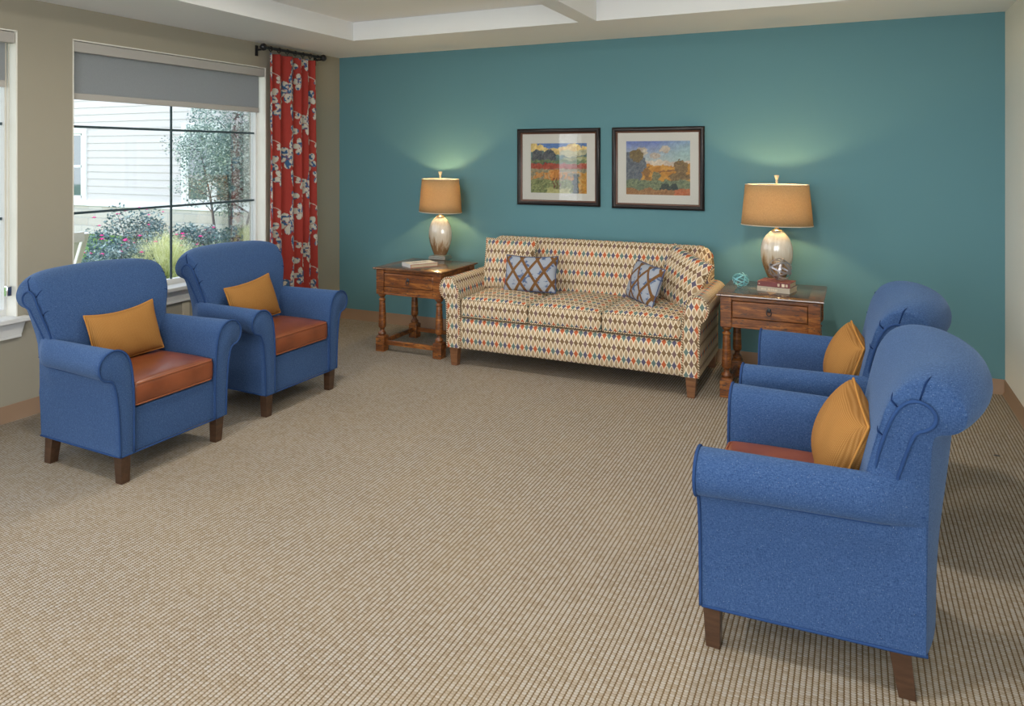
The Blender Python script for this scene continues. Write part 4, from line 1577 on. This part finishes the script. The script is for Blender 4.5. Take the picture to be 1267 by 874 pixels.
# carpet speck on the right
MB().lathe([(0.0, 0.0), (0.012, 0.0), (0.009, 0.003), (0.0, 0.004)], (0, 0, 0), 10, 1.5, 0.8).obj('lint_speck', M['black']).location = (5.657, -1.29, 0.0)
tag(bpy.data.objects['lint_speck'], 'tiny dark speck on the carpet behind the right armchairs', 'speck')

# ================================================================= outdoors
GZ = -0.12


def m_lawn():
    g = G('lawn', 0.95, 0.1)
    n = g.noise(g.coord('Object'), 8, 5, 0.7)
    n2 = g.noise(g.coord('Object'), 70, 3, 0.7)
    g.color(g.ramp(g.f('ADD', g.f('MULTIPLY', n, 0.5), g.f('MULTIPLY', n2, 0.5)), [(0.35, (0.05, 0.10, 0.03)), (0.5, (0.11, 0.20, 0.05)), (0.68, (0.24, 0.30, 0.10))]))
    return g.m


def m_siding():
    g = G('lap_siding_paint', 0.7, 0.25)
    n = g.noise(g.coord('Object', (0.5, 0.5, 6)), 6, 3)
    g.color(g.mix(n, (0.54, 0.49, 0.48), (0.61, 0.57, 0.56)))
    return g.m


def m_stone():
    g = G('limestone_blocks', 0.9, 0.2)
    x, y, z = g.xyz(g.coord('Object'))
    cv = g.n('CombineXYZ')
    g.put(cv.inputs[0], x)
    g.put(cv.inputs[1], z)
    br = g.n('TexBrick')
    g.t.links.new(cv.outputs[0], br.inputs['Vector'])
    br.inputs['Color1'].default_value = (0.56, 0.52, 0.46, 1)
    br.inputs['Color2'].default_value = (0.44, 0.38, 0.31, 1)
    br.inputs['Mortar'].default_value = (0.40, 0.38, 0.36, 1)
    br.inputs['Scale'].default_value = 1.0
    br.inputs['Mortar Size'].default_value = 0.012
    br.inputs['Brick Width'].default_value = 0.48
    br.inputs['Row Height'].default_value = 0.19
    n = g.noise(g.coord('Object'), 14, 4, 0.65)
    g.color(g.mix(g.f('MULTIPLY', n, 0.6), br.outputs['Color'], (0.60, 0.57, 0.52)))
    g.bump(g.f('SUBTRACT', n, br.outputs['Fac']), 0.6, 0.02)
    return g.m


M['lawn'], M['siding'], M['stone'] = m_lawn(), m_siding(), m_stone()
M['extglass'] = G('reflecting_window_glass', 0.04, 0.8, col=(0.10, 0.13, 0.14)).m
M['extglass'].node_tree.nodes['Principled BSDF'].inputs['Coat Weight'].default_value = 0.6
M['blind'] = G('window_blind', 0.8, 0.2, col=(0.60, 0.66, 0.66)).m


def m_leaf(name, stops, tr=0.25):
    g = G(name, 0.5, 0.4)
    ri = g.n('NewGeometry').outputs['Random Per Island']
    c = g.ramp(ri, stops)
    g.color(c)
    t = g.n('BsdfTranslucent')
    g.t.links.new(c, t.inputs['Color'])
    mx = g.n('MixShader')
    mx.inputs[0].default_value = tr
    g.t.links.new(g.b.outputs[0], mx.inputs[1])
    g.t.links.new(t.outputs[0], mx.inputs[2])
    g.t.links.new(mx.outputs[0], g.out.inputs[0])
    return g.m


M['leafblue'] = m_leaf('grey_green_leaves', [(0.0, (0.05, 0.09, 0.10)), (0.5, (0.11, 0.17, 0.165)), (0.85, (0.23, 0.31, 0.29)), (1.0, (0.50, 0.56, 0.52))])
M['leaftree'] = m_leaf('small_tree_leaves', [(0.0, (0.09, 0.14, 0.13)), (0.4, (0.20, 0.27, 0.24)), (0.7, (0.42, 0.50, 0.42)), (1.0, (0.80, 0.84, 0.76))])
M['grassy'] = m_leaf('pale_yellow_blades', [(0.0, (0.44, 0.46, 0.17)), (0.5, (0.68, 0.68, 0.34)), (1.0, (0.85, 0.83, 0.58))], 0.35)
M['bark'] = G('grey_bark', 0.9, 0.2, col=(0.16, 0.13, 0.13)).m
M['rose'] = G('pink_rose_petals', 0.6, 0.3, col=(0.80, 0.05, 0.30)).m
M['gardenchair'] = G('pale_wood_paint', 0.6, 0.3, col=(0.78, 0.74, 0.67)).m

struct(MB().box(-40, -0.2, -25, 30, GZ - 0.1, GZ).box(-0.2, 30, 0.4, 30, GZ - 0.1, GZ).obj('ground', M['lawn'], smooth=False))

# ---- the wing across the garden
BY = 5.2
bd = tag(empty('building_wing', (-8.0, BY, GZ)), 'pale lap-sided building wing with white window trim and limestone base outside the window', 'building')
bx0, by0, bz0 = 8.0, -BY, -GZ


def BP(name, mb, mat, parent=None, bevel=0.0, **k):
    mb.V = [(x + bx0, y + by0, z + bz0) for x, y, z in mb.V]
    return mb.obj(name, mat, parent or bd, bevel=bevel, **k)


lap = 0.1675
z = 0.667
prof = []
while z < 4.6:
    prof += [(BY - 0.016, z), (BY - 0.003, z + lap - 0.0005)]
    z += lap
mb = MB()
pr_ = [(BY + 0.2, 0.667)] + prof + [(BY + 0.2, z)]
V = [(x, y, zz) for x in (-17.0, -3.0) for y, zz in pr_]
n = len(pr_)
mb.add(V, [(k, (k + 1) % n, n + (k + 1) % n, n + k) for k in range(n)] + [tuple(range(n)), tuple(range(n, 2 * n))[::-1]])
fixn(BP('lap_siding', mb, M['siding'], smooth=False))
BP('skirt_board', MB().box(-17, -3, BY - 0.05, BY + 0.2, 0.555, 0.667).box(-17, -3, BY - 0.09, BY + 0.2, 0.535, 0.558), M['white'], bevel=0.004)
BP('stone_base', MB().box(-17, -3, BY - 0.07, BY + 0.2, GZ, 0.536), M['stone'], bevel=0.004)


def bwin(x0, x1, mull, rail):
    z0, z1, w = 0.667, 2.40, 0.16
    y = BY
    fr = BP('window', MB().box(x0, x0 + w, y - 0.045, y + 0.02, z0, z1).box(x1 - w, x1, y - 0.045, y + 0.02, z0, z1).box(x0 + w, x1 - w, y - 0.045, y + 0.02, z1 - w, z1).box(x0 + w, x1 - w, y - 0.05, y + 0.02, z0, z0 + 0.05), M['white'], bevel=0.004)
    xs = [x0 + w] + [v for m in mull for v in (m - 0.085, m + 0.085)] + [x1 - w]
    zi0, zi1 = z0 + 0.05, z1 - w
    for m in mull:
        o = MB().box(m - 0.085, m + 0.085, y - 0.04, y + 0.02, zi0, zi1)
        BP('mullion', o, M['white'], fr, 0.003)
    for k in range(0, len(xs), 2):
        a, b = xs[k], xs[k + 1]
        BP('sash', MB().box(a, a + 0.05, y - 0.03, y, zi0, zi1).box(b - 0.05, b, y - 0.03, y, zi0, zi1).box(a, b, y - 0.03, y, zi1 - 0.05, zi1).box(a, b, y - 0.03, y, zi0, zi0 + 0.05).box(a, b, y - 0.03, y, rail - 0.03, rail + 0.03), M['white'], fr, 0.002)
        BP('pane', MB().box(a + 0.04, b - 0.04, y - 0.0215, y - 0.017, zi0 + 0.03, zi1 - 0.03), M['extglass'], fr)


bwin(-13.4, -11.48, [-12.4], 1.46)
bwin(-8.346, -5.9, [-7.445, -6.70], 1.90)

# ---- planting


def rdir(rs):
    while True:
        v = Vector((rs.uniform(-1, 1), rs.uniform(-1, 1), rs.uniform(-1, 1)))
        if 0.05 < v.length < 1:
            return v


def leaves(mb, rs, c, r, n, size, shell=0.55):
    V, F = [], []
    for _ in range(n):
        d = rdir(rs)
        rad = d.length
        d = d.normalized() * (shell + (1 - shell) * rad) if rs.random() < 0.75 else d
        p = Vector((c[0] + d.x * r[0], c[1] + d.y * r[1], c[2] + d.z * r[2]))
        a = rdir(rs).normalized()
        b = a.orthogonal().normalized()
        if rs.random() < 0.5:
            b = a.cross(b)
        s_ = size * rs.uniform(0.6, 1.25)
        k = len(V)
        V += [p - a * s_, p + b * s_ * 0.45, p + a * s_, p - b * s_ * 0.45]
        F.append((k, k + 1, k + 2, k + 3))
    mb.add(V, F)


def shrub(name, x, y, h, r, seed, label, group, nf=16, n=3600, size=0.027):
    rs = random.Random(seed)
    t = tag(empty(name, (x, y, GZ)), label, 'shrub', group)
    mb = MB()
    st = MB()
    tips = []
    for k in range(11):
        a = 2 * PI * k / 11 + rs.uniform(-0.3, 0.3)
        rr = r * rs.uniform(0.35, 0.95)
        hh = h * rs.uniform(0.55, 0.98) * (1.05 - 0.35 * rr / r)
        tip = Vector((rr * math.cos(a), rr * math.sin(a), hh))
        tips.append(tip)
        st.tube([(0.02 * math.cos(a), 0.02 * math.sin(a), -0.01), tip * 0.5 + Vector((0, 0, 0.08)), tip], [0.012, 0.008, 0.003], 5)
        leaves(mb, rs, tip - Vector((0, 0, 0.08)), (r * 0.30, r * 0.30, h * 0.22), n // 16, size, 0.2)
    leaves(mb, rs, (0, 0, h * 0.42), (r * 0.95, r * 0.95, h * 0.42), n // 2, size)
    mb.obj('foliage', M['leafblue'], t, smooth=False)
    st.obj('stems', M['bark'], t, angle=180)
    for k in range(nf):
        a = rs.uniform(0, 2 * PI)
        q = rs.uniform(0.3, 1.0)
        hh = h * rs.uniform(0.45, 1.03) * (1.05 - 0.25 * q)
        c = Vector((r * q * math.cos(a), r * q * math.sin(a), hh))
        f = MB()
        V, F = [], []
        R = 0.034 * rs.uniform(0.75, 1.25)
        for i in range(9):
            an = 2 * PI * i / 5 + (0.6 if i > 4 else 0)
            rr2 = R * (1.0 if i < 5 else 0.55)
            up = Vector((0, 0, R * (0.35 if i < 5 else 0.7)))
            d1 = Vector((math.cos(an), math.sin(an), 0))
            s1 = Vector((-math.sin(an), math.cos(an), 0)) * rr2 * 0.6
            kk = len(V)
            V += [c, c + d1 * rr2 * 0.6 + s1 + up * 0.5, c + d1 * rr2 + up, c + d1 * rr2 * 0.6 - s1 + up * 0.5]
            F.append((kk, kk + 1, kk + 2, kk + 3))
        f.add(V, F)
        f.obj('blossom', M['rose'], t, smooth=False)
    return t


GR = 'pink-flowering rose bushes outside the window'
shrub('rose_bush', -4.75, 1.25, 1.12, 0.62, 1, 'rose bush against the left edge of the window, the tallest, with pink blooms', GR, 18)
shrub('rose_bush', -3.55, 0.10, 0.86, 0.52, 2, 'rose bush with the most pink blooms, in front, beside the pale garden chair', GR, 26)
shrub('rose_bush', -4.05, 1.15, 0.78, 0.55, 3, 'rose bush between the tall one and the pale grass, low in the window', GR, 16)
shrub('rose_bush', -4.15, 1.95, 0.92, 0.50, 4, 'rose bush right of the window divider, behind the pale grass', GR, 14)
shrub('rose_bush', -4.75, 3.05, 0.66, 0.45, 5, 'small leafy bush below the small tree, at the limestone base', None, 0)


def tuft(x, y, h, r, seed, label, n=1500):
    rs = random.Random(seed)
    V, F = [], []
    for _ in range(n):
        a = rs.uniform(0, 2 * PI)
        q = rs.uniform(0.02, 1) ** 0.7
        d = Vector((math.cos(a), math.sin(a), 0))
        sd = Vector((-d.y, d.x, 0)) * rs.uniform(0.0020, 0.0045)
        hh = h * rs.uniform(0.55, 1.0) * (1 - 0.30 * q * q)
        base = d * 0.10 * q * r
        p1 = d * r * 0.45 * q + Vector((0, 0, hh * 0.65))
        p2 = d * r * q + Vector((rs.uniform(-0.04, 0.04), rs.uniform(-0.04, 0.04), hh))
        k = len(V)
        V += [base - sd, base + sd, p1 + sd, p1 - sd, p2]
        F += [(k, k + 1, k + 2, k + 3), (k + 3, k + 2, k + 4)]
        for j in range(3):
            f0 = rs.uniform(0.4, 1.0)
            pp_ = p1.lerp(p2, f0)
            dd = rdir(rs).normalized() * 0.05
            k = len(V)
            V += [pp_ - sd * 0.6, pp_ + sd * 0.6, pp_ + dd]
            F.append((k, k + 1, k + 2))
    o = mesh('ornamental_grass', [tuple(v) for v in V], F, M['grassy'], smooth=False)
    o.location = (x, y, GZ)
    return tag(o, label, 'grass', 'pale yellow ornamental grass outside the window')


tuft(-3.15, 0.45, 0.90, 0.55, 1, 'pale yellow-green grass clump left of the window divider', 2200)
tuft(-2.95, 1.15, 0.70, 0.40, 2, 'pale yellow-green grass clump just right of the window divider', 1300)
tuft(-4.35, 3.05, 0.72, 0.45, 3, 'pale yellow-green grass clump at the foot of the small tree', 1600)

rs = random.Random(12)
tr = tag(empty('small_tree', (-5.15, 3.30, GZ)), 'small multi-stemmed tree with fine grey-green leaves outside the window', 'tree')
st = MB()
lf = MB()
crowns = []
for (dx, dy, lean, hh) in ((-0.14, 0.0, (-0.35, -0.05), 1.9), (0.10, 0.05, (0.05, 0.1), 2.5), (0.17, 0.0, (-0.18, 0.10), 2.3), (0.34, 0.1, (0.42, 0.25), 1.9)):
    P = []
    for k in range(8):
        t = k / 7
        P.append((dx + lean[0] * t ** 1.4 + 0.02 * math.sin(5 * t + dx * 9), dy + lean[1] * t ** 1.4, hh * t))
    st.tube(P, [0.032 * (1 - 0.75 * k / 7) for k in range(8)], 7)
    for k in range(3, 8):
        for j in range(3):
            a = rs.uniform(0, 2 * PI)
            L = rs.uniform(0.25, 0.60)
            p0 = Vector(P[k])
            p1 = p0 + Vector((math.cos(a) * L, math.sin(a) * L, rs.uniform(-0.05, 0.40)))
            st.tube([p0, p0.lerp(p1, 0.5) + Vector((0, 0, 0.04)), p1], [0.010, 0.007, 0.003], 5)
            crowns.append(p1)
st.obj('trunk', M['bark'], tr, angle=180)
for p in crowns:
    leaves(lf, rs, p, (0.26, 0.26, 0.22), 150, 0.024, 0.1)
leaves(lf, rs, (0.1, 0.05, 2.35), (0.75, 0.7, 0.65), 5500, 0.024, 0.3)
leaves(lf, rs, (0.35, 0.1, 1.75), (0.65, 0.6, 0.6), 4500, 0.024, 0.3)
leaves(lf, rs, (-0.40, 0.0, 1.85), (0.50, 0.5, 0.6), 3000, 0.024, 0.3)
lf.obj('foliage', M['leaftree'], tr, smooth=False)

# ---- slatted garden chair on the terrace, its back leaning towards the window
gc = tag(empty('garden_chair', (-1.35, -2.49, GZ)), 'pale slatted wooden garden chair outside, cut off by the left edge of the window', 'garden chair')
gm = M['gardenchair']


def lean(x):  # back plane: z -> x offset
    return x


def bar(name, p0, p1, w, d, parent=gc):
    P0, P1 = Vector(p0), Vector(p1)
    t = (P1 - P0).normalized()
    sy = Vector((0, 1, 0)) if abs(t.y) < 0.9 else Vector((0, 0, 1))
    sx_ = t.cross(sy).normalized()
    V = []
    for P in (P0, P1):
        for a, b_ in ((-1, -1), (1, -1), (1, 1), (-1, 1)):
            V.append(P + sy * w * a + sx_ * d * b_)
    return fixn(mesh(name, V, [(0, 1, 2, 3), (4, 7, 6, 5), (0, 4, 5, 1), (1, 5, 6, 2), (2, 6, 7, 3), (3, 7, 4, 0)], gm, parent, bevel=0.003))


bt, bb = Vector((0.42, 0, 1.17)), Vector((0.10, 0, 0.42))
for y in (-0.28, 0.32):
    bar('back_post', (bb.x - 0.06, y, 0.30), (bt.x, y, bt.z + 0.01), 0.022, 0.018)
bar('top_rail', (bt.x, -0.26, bt.z - 0.02), (bt.x, 0.30, bt.z - 0.02), 0.042, 0.012)
bar('lower_rail', (bb.x, -0.26, bb.z), (bb.x, 0.30, bb.z), 0.03, 0.012)
for k in range(6):
    y = -0.20 + k * 0.09
    bar('back_slat', (bb.x, y, bb.z), (bt.x - 0.01, y, bt.z - 0.04), 0.024, 0.007)
for k in range(6):
    x = -0.42 + k * 0.09
    bar('seat_slat', (x, -0.28, 0.40 - 0.03 * k / 5 + 0.02), (x, 0.32, 0.40 - 0.03 * k / 5 + 0.02), 0.012, 0.038)
for y in (-0.29, 0.33):
    bar('leg', (-0.44, y, 0.0), (-0.44, y, 0.66), 0.02, 0.025)
    bar('leg', (0.12, y, 0.0), (0.04, y, 0.46), 0.02, 0.025)
    bar('armrest', (-0.50, y, 0.67), (0.20, y, 0.67), 0.04, 0.012)
